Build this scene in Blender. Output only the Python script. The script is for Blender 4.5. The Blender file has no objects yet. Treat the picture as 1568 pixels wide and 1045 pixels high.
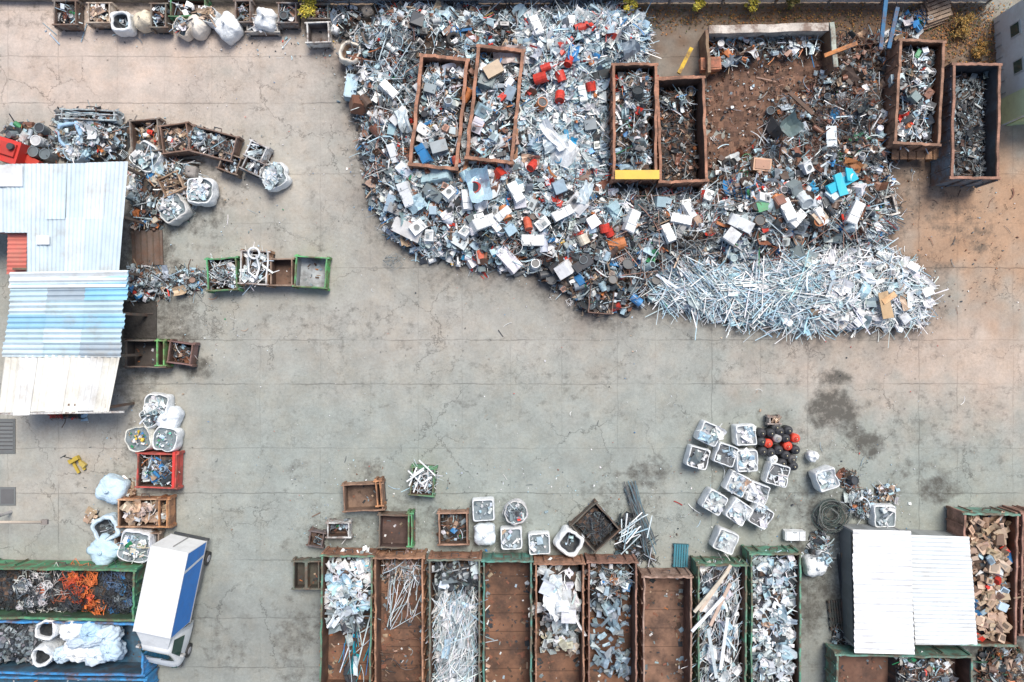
import bpy, math, random
import numpy as np
from mathutils import Vector, Matrix
random.seed(7); rng=np.random.default_rng(7)
U=random.uniform; pi=math.pi
S=0.032; H=38.0
def K(z=0): return (H-z)/H*S
def W(px,py,z=0):
    k=K(z); return ((px-784)*k,(522.5-py)*k)
def WP(poly,z=0): return [W(a,b,z) for a,b in poly]
scene=bpy.context.scene
# ---------------------------------------------------------------- materials
def newmat(name):
    m=bpy.data.materials.new(name); m.use_nodes=True
    nt=m.node_tree; b=nt.nodes['Principled BSDF']; return m,nt,b
def mat_vc(name,rough=.55,grime=(.06,.05,.04),gamt=.3,gscale=3.0,metal=0.0,bump=0.0,bscale=20,thr=(.45,.7),var=.25):
    m,nt,b=newmat(name); N=nt.nodes.new; L=nt.links.new
    at=N('ShaderNodeAttribute'); at.attribute_name='Col'
    geo=N('ShaderNodeNewGeometry')
    n1=N('ShaderNodeTexNoise'); n1.inputs['Scale'].default_value=gscale; n1.inputs['Detail'].default_value=4; n1.inputs['Roughness'].default_value=.7
    L(geo.outputs['Position'],n1.inputs['Vector'])
    mr=N('ShaderNodeMapRange'); mr.inputs['From Min'].default_value=thr[0]; mr.inputs['From Max'].default_value=thr[1]
    mr.inputs['To Max'].default_value=gamt; L(n1.outputs['Fac'],mr.inputs['Value'])
    mx=N('ShaderNodeMix'); mx.data_type='RGBA'; L(mr.outputs['Result'],mx.inputs['Factor']); L(at.outputs['Color'],mx.inputs[6]); mx.inputs[7].default_value=(*grime,1)
    sp=N('ShaderNodeSeparateColor'); L(n1.outputs['Color'],sp.inputs[0])
    m2=N('ShaderNodeMapRange'); m2.inputs['From Min'].default_value=.3; m2.inputs['From Max'].default_value=.7
    m2.inputs['To Min'].default_value=1-var; m2.inputs['To Max'].default_value=1+var*.5; L(sp.outputs[1],m2.inputs['Value'])
    vm=N('ShaderNodeVectorMath'); vm.operation='SCALE'; L(mx.outputs[2],vm.inputs[0]); L(m2.outputs['Result'],vm.inputs['Scale'])
    L(vm.outputs['Vector'],b.inputs['Base Color'])
    b.inputs['Roughness'].default_value=rough; b.inputs['Metallic'].default_value=metal
    if bump>0:
        n3=N('ShaderNodeTexNoise'); n3.inputs['Scale'].default_value=bscale; n3.inputs['Detail'].default_value=2; L(geo.outputs['Position'],n3.inputs['Vector'])
        bp=N('ShaderNodeBump'); bp.inputs['Strength'].default_value=bump; bp.inputs['Distance'].default_value=.05
        L(n3.outputs['Fac'],bp.inputs['Height']); L(bp.outputs['Normal'],b.inputs['Normal'])
    return m
MATS=[
 mat_vc('scrap_metal',.4,(.13,.085,.06),.45,2.2,metal=.05,thr=(.52,.74),var=.18),                   #0
 mat_vc('rusty_steel',.78,(.16,.09,.06),.8,1.6,bump=.4,bscale=14,thr=(.44,.6)), #1
 mat_vc('bag_fabric',.8,(.3,.27,.22),.3,2.5,bump=.8,bscale=7,thr=(.5,.75),var=.12),        #2
 mat_vc('painted_steel',.55,(.15,.12,.09),.22,2.0,thr=(.5,.75),var=.08),          #3
 mat_vc('roof_sheet',.5,(.36,.29,.2),.5,.8,thr=(.5,.75),var=.14),                #4
 mat_vc('dirt',.95,(.03,.025,.02),.5,2.5,bump=.7,bscale=9),                      #5
 mat_vc('rubber',.7,(.1,.09,.08),.4,4),                                          #6
 mat_vc('leaf',.7,(.1,.07,.02),.2,5),                                            #7
 mat_vc('load_rust',.85,(.065,.042,.034),.8,.9,thr=(.42,.64),var=.4), #8
]
gm,nt,b=newmat('window_glass'); b.inputs['Base Color'].default_value=(.02,.06,.05,1); b.inputs['Roughness'].default_value=.08; MATS.append(gm) #9
# ---------------------------------------------------------------- mesh builder
class MB:
    def __init__(s): s.v=[];s.n=0;s.l=[];s.k=[];s.c=[];s.m=[];s.s=[]
    def add(s,V,F,col,mat=0,sm=False):
        V=np.asarray(V,dtype=np.float32); o=s.n; s.v.append(V); s.n+=len(V)
        for f in F:
            s.l.extend([i+o for i in f]); s.k.append(len(f))
        if isinstance(col,list): s.c.extend(col)
        else: s.c.extend([col]*len(F))
        s.m.extend([mat]*len(F)); s.s.extend([sm]*len(F))
    def obj(s,name,parent=None,loc=None,rot=0):
        me=bpy.data.meshes.new(name)
        V=np.concatenate(s.v); nl=len(s.l); nf=len(s.k)
        me.vertices.add(len(V)); me.vertices.foreach_set('co',V.ravel())
        me.loops.add(nl); me.loops.foreach_set('vertex_index',np.array(s.l,dtype=np.int32))
        k=np.array(s.k,dtype=np.int32); st=np.concatenate([[0],np.cumsum(k)[:-1]]).astype(np.int32)
        me.polygons.add(nf); me.polygons.foreach_set('loop_start',st); me.polygons.foreach_set('loop_total',k)
        used=sorted(set(s.m)); mp={u:i for i,u in enumerate(used)}
        for u in used: me.materials.append(MATS[u])
        me.update(calc_edges=True)
        me.polygons.foreach_set('material_index',np.array([mp[i] for i in s.m],dtype=np.int32))
        me.polygons.foreach_set('use_smooth',np.array(s.s,dtype=bool))
        C=np.ones((nf,4),dtype=np.float32); C[:,:3]=np.array(s.c,dtype=np.float32)[:,:3]
        ca=me.color_attributes.new('Col','FLOAT_COLOR','CORNER'); ca.data.foreach_set('color',np.repeat(C,k,axis=0).ravel())
        me.update()
        o=bpy.data.objects.new(name,me); scene.collection.objects.link(o)
        if parent: o.parent=parent
        if loc is not None: o.location=loc
        o.rotation_euler=(0,0,rot)
        return o
def RZ(a):
    c,s=math.cos(a),math.sin(a); return np.array([[c,-s,0],[s,c,0],[0,0,1.]])
def RX(a):
    c,s=math.cos(a),math.sin(a); return np.array([[1.,0,0],[0,c,-s],[0,s,c]])
def RY(a):
    c,s=math.cos(a),math.sin(a); return np.array([[c,0,s],[0,1.,0],[-s,0,c]])
I3=np.eye(3)
def RT(yaw,t):
    a=U(0,2*pi); return RZ(a)@RX(t)@RZ(yaw-a)
BC=np.array([[-1,-1,-1],[1,-1,-1],[1,1,-1],[-1,1,-1],[-1,-1,1],[1,-1,1],[1,1,1],[-1,1,1]])*.5
BF=[(0,3,2,1),(4,5,6,7),(0,1,5,4),(1,2,6,5),(2,3,7,6),(3,0,4,7)]
def box(mb,c,sz,R=I3,col=(.5,.5,.5),mat=0,jit=0):
    V=BC*np.array(sz)
    if jit: V=V+rng.uniform(-jit,jit,(8,3))
    mb.add(V@R.T+np.array(c),BF,col,mat)
def shade(c,a): return (c[0]*a,c[1]*a,c[2]*a)
def cyl(mb,c,r,h,R=I3,col=(.5,.5,.5),mat=0,n=12,r2=None,cap=None,inset=0):
    r2=r if r2 is None else r2
    a=np.arange(n)*2*pi/n; ca,sa=np.cos(a),np.sin(a)
    rings=[(r,-h/2),(r2,h/2)]
    if inset: rings+=[(r2*.88,h/2),(r2*.88,h/2-inset)]
    V=np.concatenate([np.stack([ca*q,sa*q,np.full(n,z)],1) for q,z in rings])
    F=[];C=[]
    for i in range(len(rings)-1):
        for j in range(n):
            k=(j+1)%n; F.append((i*n+j,i*n+k,(i+1)*n+k,(i+1)*n+j)); C.append(col)
    m=len(rings)-1
    F.append(tuple(m*n+j for j in range(n))); C.append(cap or col)
    F.append(tuple(n-1-j for j in range(n))); C.append(col)
    mb.add(V@R.T+np.array(c),F,C,mat)
def tube(mb,P,r,col,mat=0,n=5,closed=False):
    P=np.asarray(P,dtype=float); m=len(P)
    T=np.gradient(P,axis=0) if not closed else (np.roll(P,-1,0)-np.roll(P,1,0))
    T/=np.linalg.norm(T,axis=1,keepdims=True)+1e-9
    up=np.array([0,0,1.]) ; A=np.cross(T,up); ln=np.linalg.norm(A,axis=1,keepdims=True)
    A=np.where(ln<.05,np.array([1.,0,0]),A/(ln+1e-9)); B=np.cross(T,A)
    a=np.arange(n)*2*pi/n
    V=(P[:,None,:]+r*(np.cos(a)[None,:,None]*A[:,None,:]+np.sin(a)[None,:,None]*B[:,None,:])).reshape(-1,3)
    F=[]
    for i in range(m if closed else m-1):
        i2=(i+1)%m
        for j in range(n):
            k=(j+1)%n; F.append((i*n+j,i*n+k,i2*n+k,i2*n+j))
    if not closed: F.append(tuple(range(n))); F.append(tuple((m-1)*n+j for j in range(n-1,-1,-1)))
    mb.add(V,F,col,mat,True)
def grid(mb,V,nu,nv,col,mat=0,sm=False):
    F=[(i*nv+j,(i+1)*nv+j,(i+1)*nv+j+1,i*nv+j+1) for i in range(nu-1) for j in range(nv-1)]
    mb.add(V,F,col,mat,sm)
def torus(mb,c,R0,r,R=I3,col=(.03,.03,.03),mat=6,n=18,m=7):
    V=[];F=[]
    for i in range(n):
        a=2*pi*i/n
        for j in range(m):
            b_=2*pi*j/m; q=R0+r*math.cos(b_); V.append((q*math.cos(a),q*math.sin(a),r*1.1*math.sin(b_)))
            F.append((i*m+j,((i+1)%n)*m+j,((i+1)%n)*m+(j+1)%m,i*m+(j+1)%m))
    mb.add(np.array(V)@R.T+np.array(c),F,col,mat,True)
# ---------------------------------------------------------------- palettes
WH=(.80,.83,.84);LB=(.42,.58,.66);SI=(.56,.65,.69);GR=(.21,.255,.275);DK=(.05,.058,.066);RU=(.24,.11,.07);BRN=(.13,.085,.062)
TAN=(.46,.34,.24);RED=(.62,.055,.035);BLU=(.05,.24,.52);CY=(.02,.48,.66);GN=(.04,.28,.12);YE=(.65,.42,.04);ORG=(.60,.22,.08);CRM=(.64,.58,.47)
PM=[(23,WH),(22,LB),(12,SI),(14,GR),(18,DK),(5,RU),(6,BRN),(4,TAN),(1.8,RED),(2,BLU),(.6,GN),(.3,YE),(1.6,ORG)]
PD=[(11,WH),(13,LB),(7,SI),(20,GR),(25,DK),(9,RU),(11,BRN),(4,TAN),(2,RED),(1.8,BLU),(1,GN),(1.6,ORG)]
PS=[(30,SI),(34,LB),(30,WH),(7,GR),(2.5,DK),(1,RED),(1.8,BLU),(.6,RU)]
PP=[(46,WH),(32,SI),(24,LB),(3,GR),(1,TAN)]
PR=[(26,BRN),(22,RU),(14,DK),(8,GR),(8,TAN),(4,WH),(3,LB),(2,ORG)]
PW=[(60,WH),(20,SI),(12,LB),(5,GR)]
PC=[(55,TAN),(20,(.54,.39,.28)),(15,(.3,.2,.13)),(7,WH),(2,BLU),(1,RED)]
PG=[(40,GR),(25,LB),(15,SI),(10,DK),(6,WH),(2,RED)]
def pc(pal):
    t=U(0,sum(p[0] for p in pal))
    for w,c in pal:
        t-=w
        if t<=0: break
    a=U(.74,1.2); return (min(.87,c[0]*a*U(.94,1.06)),min(.87,c[1]*a*U(.96,1.04)),min(.87,c[2]*a*U(.95,1.06)))
# ---------------------------------------------------------------- pieces
def strip(mb,c,L,w,R,col,bend=0,kind=0,mat=0):
    if kind==0: cs=[(-w,0),(0,w*.05),(w*.1,w*.9)]
    elif kind==1: cs=[(-w*.6,w*.6),(-w*.55,0),(w*.55,0),(w*.6,w*.6)]
    elif kind==2: cs=[(-w,0),(w,0)]
    else: cs=[(-w*.5,-w*.3),(w*.5,-w*.3),(w*.5,w*.3),(-w*.5,w*.3),(-w*.5,-w*.3)]
    ns=2 if bend==0 else 5; V=[]
    tw=U(-.6,.6) if bend else 0
    for i in range(ns):
        t=i/(ns-1)-.5; ox=bend*(4*t*t)*L; cc,ss=math.cos(tw*t),math.sin(tw*t)
        for (a,h) in cs: V.append((t*L, ox+a*cc-h*ss, a*ss+h*cc+abs(bend)*t*.4*L))
    grid(mb,np.array(V)@R.T+np.array(c),ns,len(cs),col,mat)
def sheet(mb,c,a,b_,R,col,cr=.06,mat=0,n=4):
    g=np.linspace(-.5,.5,n); X,Y=np.meshgrid(g*a,g*b_,indexing='ij')
    Z=rng.uniform(-cr,cr,(n,n)); X=X+rng.uniform(-cr,cr,(n,n))*.5; Y=Y+rng.uniform(-cr,cr,(n,n))*.5
    Z=Z+U(-1,1)*X*X*1.6/max(a,.1)+U(-1,1)*Y*Y*1.6/max(b_,.1)
    grid(mb,np.stack([X,Y,Z],-1).reshape(-1,3)@R.T+np.array(c),n,n,col,mat)
def wire(mb,c,ext,col,r=.012,n=22,flat=.5,mat=0):
    a0=U(0,6.3); P=[]; rr=ext*U(.4,1)
    w=U(.5,1.6)
    for i in range(n):
        a=a0+i*w*U(.4,.75); q=rr*(1+.35*math.sin(i*1.7+a0))
        P.append((c[0]+q*math.cos(a)+U(-.08,.08)*ext,c[1]+q*math.sin(a)+U(-.08,.08)*ext,c[2]+U(-.15,.2)*ext*flat))
    P=np.array(P); Q=[]
    for i in range(len(P)-1): Q+= [P[i],(P[i]+P[i+1])/2]
    tube(mb,Q,r,col,mat,3)
def appliance(mb,c,R,col,s=1,typ=None):
    typ=random.choice([0,1,2,3,3]) if typ is None else typ
    if typ==3: a,b_,h=.62*s,1.35*s,.6*s
    else: a,b_,h=.62*s,.82*s,.58*s
    def bb(off,sz,cl,j=0): box(mb,np.array(c)+R@np.array(off),sz,R,cl,0,j)
    bb((0,0,0),(a,b_,h),col,.02)
    if typ==0:
        bb((0,b_*.40,h/2+.02),(a*.94,b_*.14,.014),shade(col,.8)); bb((a*.25,b_*.40,h/2+.032),(a*.3,b_*.06,.012),GR)
        cyl(mb,np.array(c)+R@np.array((0,-b_*.06,h/2+.026)),a*.32,.03,R,shade(col,.85),0,14,cap=(.12,.14,.15),inset=.02)
    elif typ==1:
        bb((0,-b_*.2,h/2+.02),(a*.8,b_*.45,.01),shade(col,.45)); bb((-a*.1,-b_*.25,h/2+.05),(a*.3,b_*.2,.08),DK)
        bb((0,b_*.3,h/2+.02),(a*.85,b_*.25,.01),shade(col,.88))
    elif typ==2:
        bb((0,0,h/2+.02),(a*.8,b_*.7,.012),shade(col,.6)); bb((a*.1,b_*.1,h/2+.05),(a*.35,b_*.3,.06),GR); strip(mb,np.array(c)+R@np.array((0,-b_*.2,h/2+.06)),a*.9,.02,R@RZ(.4),SI)
    else:
        bb((0,b_*.16,h/2+.02),(a*.97,b_*.62,.05),shade(col,1.0)); bb((0,-b_*.34,h/2+.02),(a*.97,b_*.28,.05),shade(col,.97))
        bb((a*.4,b_*.05,h/2+.06),(.03,b_*.2,.03),GR)
def drum(mb,c,R,r,h,col,cap=None):
    cyl(mb,c,r,h,R,col,0,14,cap=cap or shade(col,.7),inset=.04)
    for q in (-.2,.2): cyl(mb,np.array(c)+R@np.array((0,0,q*h)),r*1.03,.03,R,shade(col,.9),0,14)
def piece(mb,kind,c,yaw,tilt,s,col):
    R=RT(yaw,tilt)
    if kind=='strip': strip(mb,c,U(.4,1.5)*s,U(.018,.06)*s,R,col,random.choice([0,U(-.3,.3),U(-.15,.15)]),random.choice([0,1,1,2,3]))
    elif kind=='prof': strip(mb,c,U(.9,2.5)*s,U(.018,.042)*s,R,col,random.choice([0,0,0,U(-.1,.1)]),random.choice([0,1,1,3]))
    elif kind=='plate': box(mb,c,(U(.15,.6)*s,U(.1,.35)*s,.02),R,col,0,.05*s)
    elif kind=='sheet': sheet(mb,c,U(.25,.95)*s,U(.15,.55)*s,R,col,.085*s)
    elif kind=='box':
        sz=(U(.15,.5)*s,U(.12,.35)*s,U(.08,.28)*s); box(mb,c,sz,R,col,0,.03*s)
        if random.random()<.6:
            box(mb,np.array(c)+R@np.array((0,0,sz[2]/2)),(sz[0]*U(.4,.75),sz[1]*U(.4,.75),.05),R,shade(col,random.choice([.3,.6,.85])),0)
    elif kind=='appl': appliance(mb,c,RT(yaw,tilt)@random.choice([I3,I3,RX(pi/2),RY(pi/2)]),col,U(.65,.95)*s)
    elif kind=='drum': drum(mb,c,RT(yaw,tilt)@random.choice([I3,RX(pi/2)]),U(.12,.27)*s,U(.3,.8)*s,col,random.choice([None,DK]))
    elif kind=='pipe':
        L=U(.5,1.9)*s; d=R@np.array((1,0,0)); e=R@np.array((0,1,0)); bd=random.choice([0,U(-.4,.4),U(-.25,.25)])
        tube(mb,[np.array(c)+d*t*L+e*bd*L*(4*t*t) for t in ((-.5,.5) if bd==0 else (-.5,-.25,0,.25,.5))],U(.01,.035)*s,col,0,5)
    elif kind=='wire': wire(mb,c,U(.15,.5)*s,col,U(.007,.014),20)
    elif kind=='cable': wire(mb,c,U(.2,.45)*s,col,U(.016,.026),20,.4)
    elif kind=='chunk': box(mb,c,(U(.06,.28)*s,U(.05,.2)*s,U(.05,.18)*s),R,col,0,.05*s)
    elif kind=='bit': box(mb,c,(U(.03,.16)*s,U(.02,.09)*s,.02),R,col,0,.01)
    elif kind=='tire': torus(mb,c,.25*s,.09*s,RT(0,tilt),DK)
    elif kind=='ring':
        r=U(.18,.36)*s; torus(mb,c,r,.018,R,col,0,18,4)
        for i in range(5):
            a=i*pi/5; v=R@np.array((r*math.cos(a),r*math.sin(a),0)); tube(mb,[np.array(c)-v,np.array(c)+v],.006,col,0,3)
    elif kind=='rack':
        a,b_=U(.5,1.1)*s,U(.3,.6)*s; cc=np.array(c); n_=random.randint(4,8)
        for sy in(-1,1): tube(mb,[cc+R@np.array((-a/2,sy*b_/2,0)),cc+R@np.array((a/2,sy*b_/2,0))],.014,col,0,4)
        for i in range(n_+1): tube(mb,[cc+R@np.array((-a/2+a*i/n_,-b_/2,0)),cc+R@np.array((-a/2+a*i/n_,b_/2,0))],.009,col,0,3)
    elif kind=='frame':
        a,b_=U(.3,.8)*s,U(.3,.6)*s
        P=[np.array(c)+R@np.array(q) for q in ((-a/2,-b_/2,0),(a/2,-b_/2,0),(a/2,b_/2,0),(-a/2,b_/2,0))]
        Q=[p+R@np.array((0,0,.35*s)) for p in P]
        for i in range(4):
            tube(mb,[P[i],P[(i+1)%4]],.016*s,col,0,4)
            if s>.6: tube(mb,[P[i],Q[i]],.016*s,col,0,4)
        if random.random()<.5: tube(mb,[P[0],P[2]],.013,col,0,4)
def sdist(poly,X,Y):
    P=np.array(poly); X=np.asarray(X,float); Y=np.asarray(Y,float)
    best=np.full(X.shape,1e9); ins=np.zeros(X.shape,bool)
    for i in range(len(P)):
        x0,y0=P[i]; x1,y1=P[(i+1)%len(P)]; dx,dy=x1-x0,y1-y0
        t=np.clip(((X-x0)*dx+(Y-y0)*dy)/(dx*dx+dy*dy+1e-12),0,1)
        best=np.minimum(best,np.hypot(X-x0-t*dx,Y-y0-t*dy))
        cond=((y0>Y)!=(y1>Y)); xi=(dx)*(Y-y0)/(dy if abs(dy)>1e-9 else 1e-9)+x0
        ins^=(cond&(X<xi))
    return np.where(ins,best,-best)
_w=[(rng.normal(size=2),rng.uniform(0,6.28)) for _ in range(40)]
def nz(X,Y,sc=1.,o=0,n=10):
    r=0
    for i in range(n):
        d,p=_w[(i+o)%40]; r=r+np.sin((X*d[0]+Y*d[1])*sc*1.6+p+o)
    return r/math.sqrt(n)*.8
EX=[]
def scatter(mb,poly,n,hf,kinds,pal,s=1,tilt=.35,zj=.15,yaw=None,yj=.5,ex=None,edge=None,patch=0):
    P=np.array(poly); lo,hi=P.min(0),P.max(0); ks=[k for k,_ in kinds]; kw=[w for _,w in kinds]
    got=[]; o=random.randint(0,30)
    while len(got)<n:
        X=rng.uniform(lo[0],hi[0],n*2); Y=rng.uniform(lo[1],hi[1],n*2); d=sdist(poly,X,Y)
        if edge: ok=d>-edge*rng.random(n*2)**2
        else: ok=d>0
        if patch: ok&=(nz(X,Y,.9,o)+nz(X,Y,2.2,o+5)*.6>-.75)|(rng.random(n*2)<.35)
        for e in (ex or []): ok&=sdist(e,X,Y)<-.03
        got+=list(zip(X[ok],Y[ok]))
        if not ok.any(): break
    got=got[:n]; A=np.array(got); Z=hf(A[:,0],A[:,1])
    kk=random.choices(ks,kw,k=len(got)); dkn=nz(A[:,0],A[:,1],.8,o+11)+.5*nz(A[:,0],A[:,1],2.,o+3)
    for i,((x,y),z,k) in enumerate(zip(got,Z,kk)):
        yw=U(0,2*pi) if yaw is None else yaw+random.gauss(0,yj)
        tl=random.gauss(0,tilt) if k not in('prof',) else random.gauss(0,tilt*.4)
        ss=s*random.choice([.55,.75,.9,1,1.35]); cl=pc(pal)
        if patch and dkn[i]<-.7 and random.random()<.7: cl=shade(cl,U(.25,.5))
        piece(mb,k,(x,y,z+U(0,zj)+(.1*s if k in('appl','drum','box') else .03)),yw,tl,ss,cl)
def basemesh(mb,poly,hf,res,cols,mat=5,zmin=-.05):
    P=np.array(poly); lo,hi=P.min(0)-.3,P.max(0)+.3
    nx=int((hi[0]-lo[0])/res)+2; ny=int((hi[1]-lo[1])/res)+2
    xs=np.linspace(lo[0],hi[0],nx); ys=np.linspace(lo[1],hi[1],ny); X,Y=np.meshgrid(xs,ys,indexing='ij')
    D=sdist(poly,X,Y); Z=hf(X,Y)+rng.uniform(-.05,.05,X.shape); Z=np.where(D>0,Z,-.06)
    V=np.stack([X,Y,Z],-1).reshape(-1,3); F=[];C=[]
    for i in range(nx-1):
        for j in range(ny-1):
            if max(D[i,j],D[i+1,j],D[i,j+1],D[i+1,j+1])>0:
                F.append((i*ny+j,(i+1)*ny+j,(i+1)*ny+j+1,i*ny+j+1)); C.append(shade(random.choice(cols),U(.7,1.3)))
    mb.add(V,F,C,mat,False)
def rectpoly(cx,cy,w,h,rot,z=0,grow=0):
    x,y=W(cx,cy,z); k=K(z); a=w*k/2+grow; b_=h*k/2+grow; c,s=math.cos(rot),math.sin(rot)
    return [(x+c*u-s*v,y+s*u+c*v) for u,v in ((-a,-b_),(a,-b_),(a,b_),(-a,b_))]
# ---------------------------------------------------------------- containers
def loft(mb,p0,p1,z0,z1,t,col,mat=1,n=10,j=.015):
    p0=np.array(p0,float);p1=np.array(p1,float); d=(p1-p0); d/=np.linalg.norm(d); nn=np.array([-d[1],d[0]])
    V=[]
    for i in range(n+1):
        q=p0+(p1-p0)*i/n
        if 0<i<n: q=q+nn*random.gauss(0,j)
        dz=random.gauss(0,j*.5)
        for a,z in ((-t/2,z0),(t/2,z0),(t/2,z1+dz),(-t/2,z1+dz)): V.append((q[0]+nn[0]*a,q[1]+nn[1]*a,z))
    F=[];C=[]
    for i in range(n):
        f=U(.8,1.15)
        for k in range(4): F.append((i*4+k,i*4+(k+1)%4,(i+1)*4+(k+1)%4,(i+1)*4+k)); C.append(shade(col,f))
    F.append((0,1,2,3)); F.append((n*4+3,n*4+2,n*4+1,n*4)); C+=[col,col]
    mb.add(V,F,C,mat)
def skip(name,cx,cy,w,h,z=1.5,rot=0,rail=ORG,inner=(.17,.065,.03),outer=None,load=None,base=0.0,ribs=True,open_end=None,endcol=None,rail_w=.09,exclude=False,endribs=True):
    rot=math.radians(rot); k=K(z); w=w*k; h=h*k; x,y=W(cx,cy,z); outer=outer or rail
    a,b_=w/2,h/2; mb=MB(); wt=.05; fz=.14+base
    n=max(3,int(max(w,h)/.4))
    cs=[(-a,-b_),(a,-b_),(a,b_),(-a,b_)]
    ins=.06
    for i in range(4):
        if open_end==i: continue
        p,q=np.array(cs[i],float),np.array(cs[(i+1)%4],float)
        d=(q-p)/np.linalg.norm(q-p); nn=np.array([-d[1],d[0]])
        L=np.linalg.norm(q-p)
        ec=endcol if (endcol and i in(0,2)) else None
        pi_,qi=p+nn*ins+d*ins,q+nn*ins-d*ins
        loft(mb,pi_,qi,fz,z-.06,wt,ec or outer,1,n,.008)
        loft(mb,pi_+nn*(wt/2+.014)+d*.05,qi+nn*(wt/2+.014)-d*.05,fz,z-.07,.01,inner,8,n,.004)
        e=rail_w*.5
        loft(mb,p+nn*ins+(d*(-ins+0.0) if i%2==0 else d*(ins+e+.003)),q+nn*ins-(d*(-ins) if i%2==0 else d*(ins+e+.003)),z-.06,z+.04,rail_w,ec or rail,1,n,.016 if L>1.5 else .006)
        if ribs and (endribs or i%2==1):
            m=max(2,int(L/.6))
            for jn in range(1,m):
                c=p+d*(L*jn/m)+nn*(ins-.06)
                box(mb,(c[0],c[1],(fz+z-.07)/2),(.07,.07,z-.09-fz),RZ(math.atan2(d[1],d[0])),shade(outer,.8),1)
    g=[];nx,ny=5,max(5,int(h/.5))
    for i in range(nx):
        for j in range(ny): g.append((-a+.09+(w-.18)*i/(nx-1),-b_+.09+(h-.18)*j/(ny-1),fz+.01+U(0,.015)))
    grid(mb,g,nx,ny,shade(inner,1.15),8)
    if w>2 and h>4:
        for j in range(1,int(h/.9)): box(mb,(0,-b_+j*.9,fz+.02),(w-.24,.035,.02),I3,shade(inner,.6),8)
        for _ in range(60):
            sx=random.choice([-1,1]); box(mb,(sx*(a-.12-abs(random.gauss(0,.15))),U(-b_+.2,b_-.2),fz+.03),(U(.05,.22),U(.05,.3),.03),RZ(U(0,6)),pc(PR),5,.03)
    box(mb,(0,0,fz-.03),(w-.14,h-.14,.05),I3,shade(outer,.5),1)
    for sx in (-1,1): box(mb,(sx*a*.6,0,(fz-.06)/2),(.14,h*.94,fz-.06),I3,DK,1)
    for sx in(-1,1):
        for sy in(-1,1): box(mb,(sx*(a-.03),sy*(b_-.03),(z-.1+fz)/2),(.12,.12,z-.1-fz),I3,shade(outer,.9),1)
    if w>2:
        for sx in(-.3,.3): box(mb,(sx*w,b_+.03,z*.5),(.05,.05,z*.7),I3,shade(outer,.6),1)
        tube(mb,[(-.18,b_+.02,z*.75),(-.18,b_+.16,z*.8),(.18,b_+.16,z*.8),(.18,b_+.02,z*.75)],.03,DK,1,5)
    for _ in range(int(w*h*6)):
        box(mb,(U(-a+.2,a-.2),U(-b_+.2,b_-.2),fz+.03),(U(.03,.2),U(.03,.1),.02),RZ(U(0,6)),pc(PR),5,.01)
    o=mb.obj(name,None,(x,y,0),rot)
    if exclude: EX.append(rectpoly(cx,cy,w/k,h/k,rot,z,.05))
    for ld in (load or []):
        lv=ld.get('lv',.8)*z; reg=ld.get('reg',(-1,-1,1,1)); m=.1+ld.get('m',.12)
        if w<1.6: m=.14
        x0,y0,x1,y1=reg[0]*a,reg[1]*b_,reg[2]*a,reg[3]*b_
        x0=max(x0,-a+m);y0=max(y0,-b_+m);x1=min(x1,a-m);y1=min(y1,b_-m)
        poly=[(x0,y0),(x1,y0),(x1,y1),(x0,y1)]
        mound=ld.get('mound',.3)*z; sd=random.randint(0,30)
        def hf(X,Y):
            d=sdist(poly,X,Y); return np.maximum(fz+.03,lv+mound*(1-np.exp(-np.maximum(d,0)/.6))+.12*nz(X,Y,1.6,sd)-(.25*z if reg!=(-1,-1,1,1) else 0)*np.exp(-np.maximum(d,0)/.25))
        lm=MB()
        if ld.get('base',True): basemesh(lm,poly,hf,.16,ld.get('bc',[DK,BRN,(.06,.05,.045)]),5)
        ar=(x1-x0)*(y1-y0)
        scatter(lm,poly,max(6,int(ar*ld.get('n',30))),hf,ld['k'],ld['p'],ld.get('s',.8),ld.get('tilt',.35),ld.get('zj',.12),ld.get('yaw'),ld.get('yj',.5))
        lm.obj('load_'+ld.get('nm','scrap'),o)
    return o
KM=[('strip',30),('plate',9),('sheet',17),('box',8),('chunk',14),('pipe',14),('wire',5),('frame',4),('drum',1.5),('ring',1.2),('rack',1.8)]
KP=[('prof',60),('strip',30),('sheet',5),('plate',3)]
KF=[('strip',28),('chunk',30),('pipe',15),('sheet',12),('plate',10),('wire',6)]
KSH=[('sheet',50),('plate',16),('strip',30),('box',5)]
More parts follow.
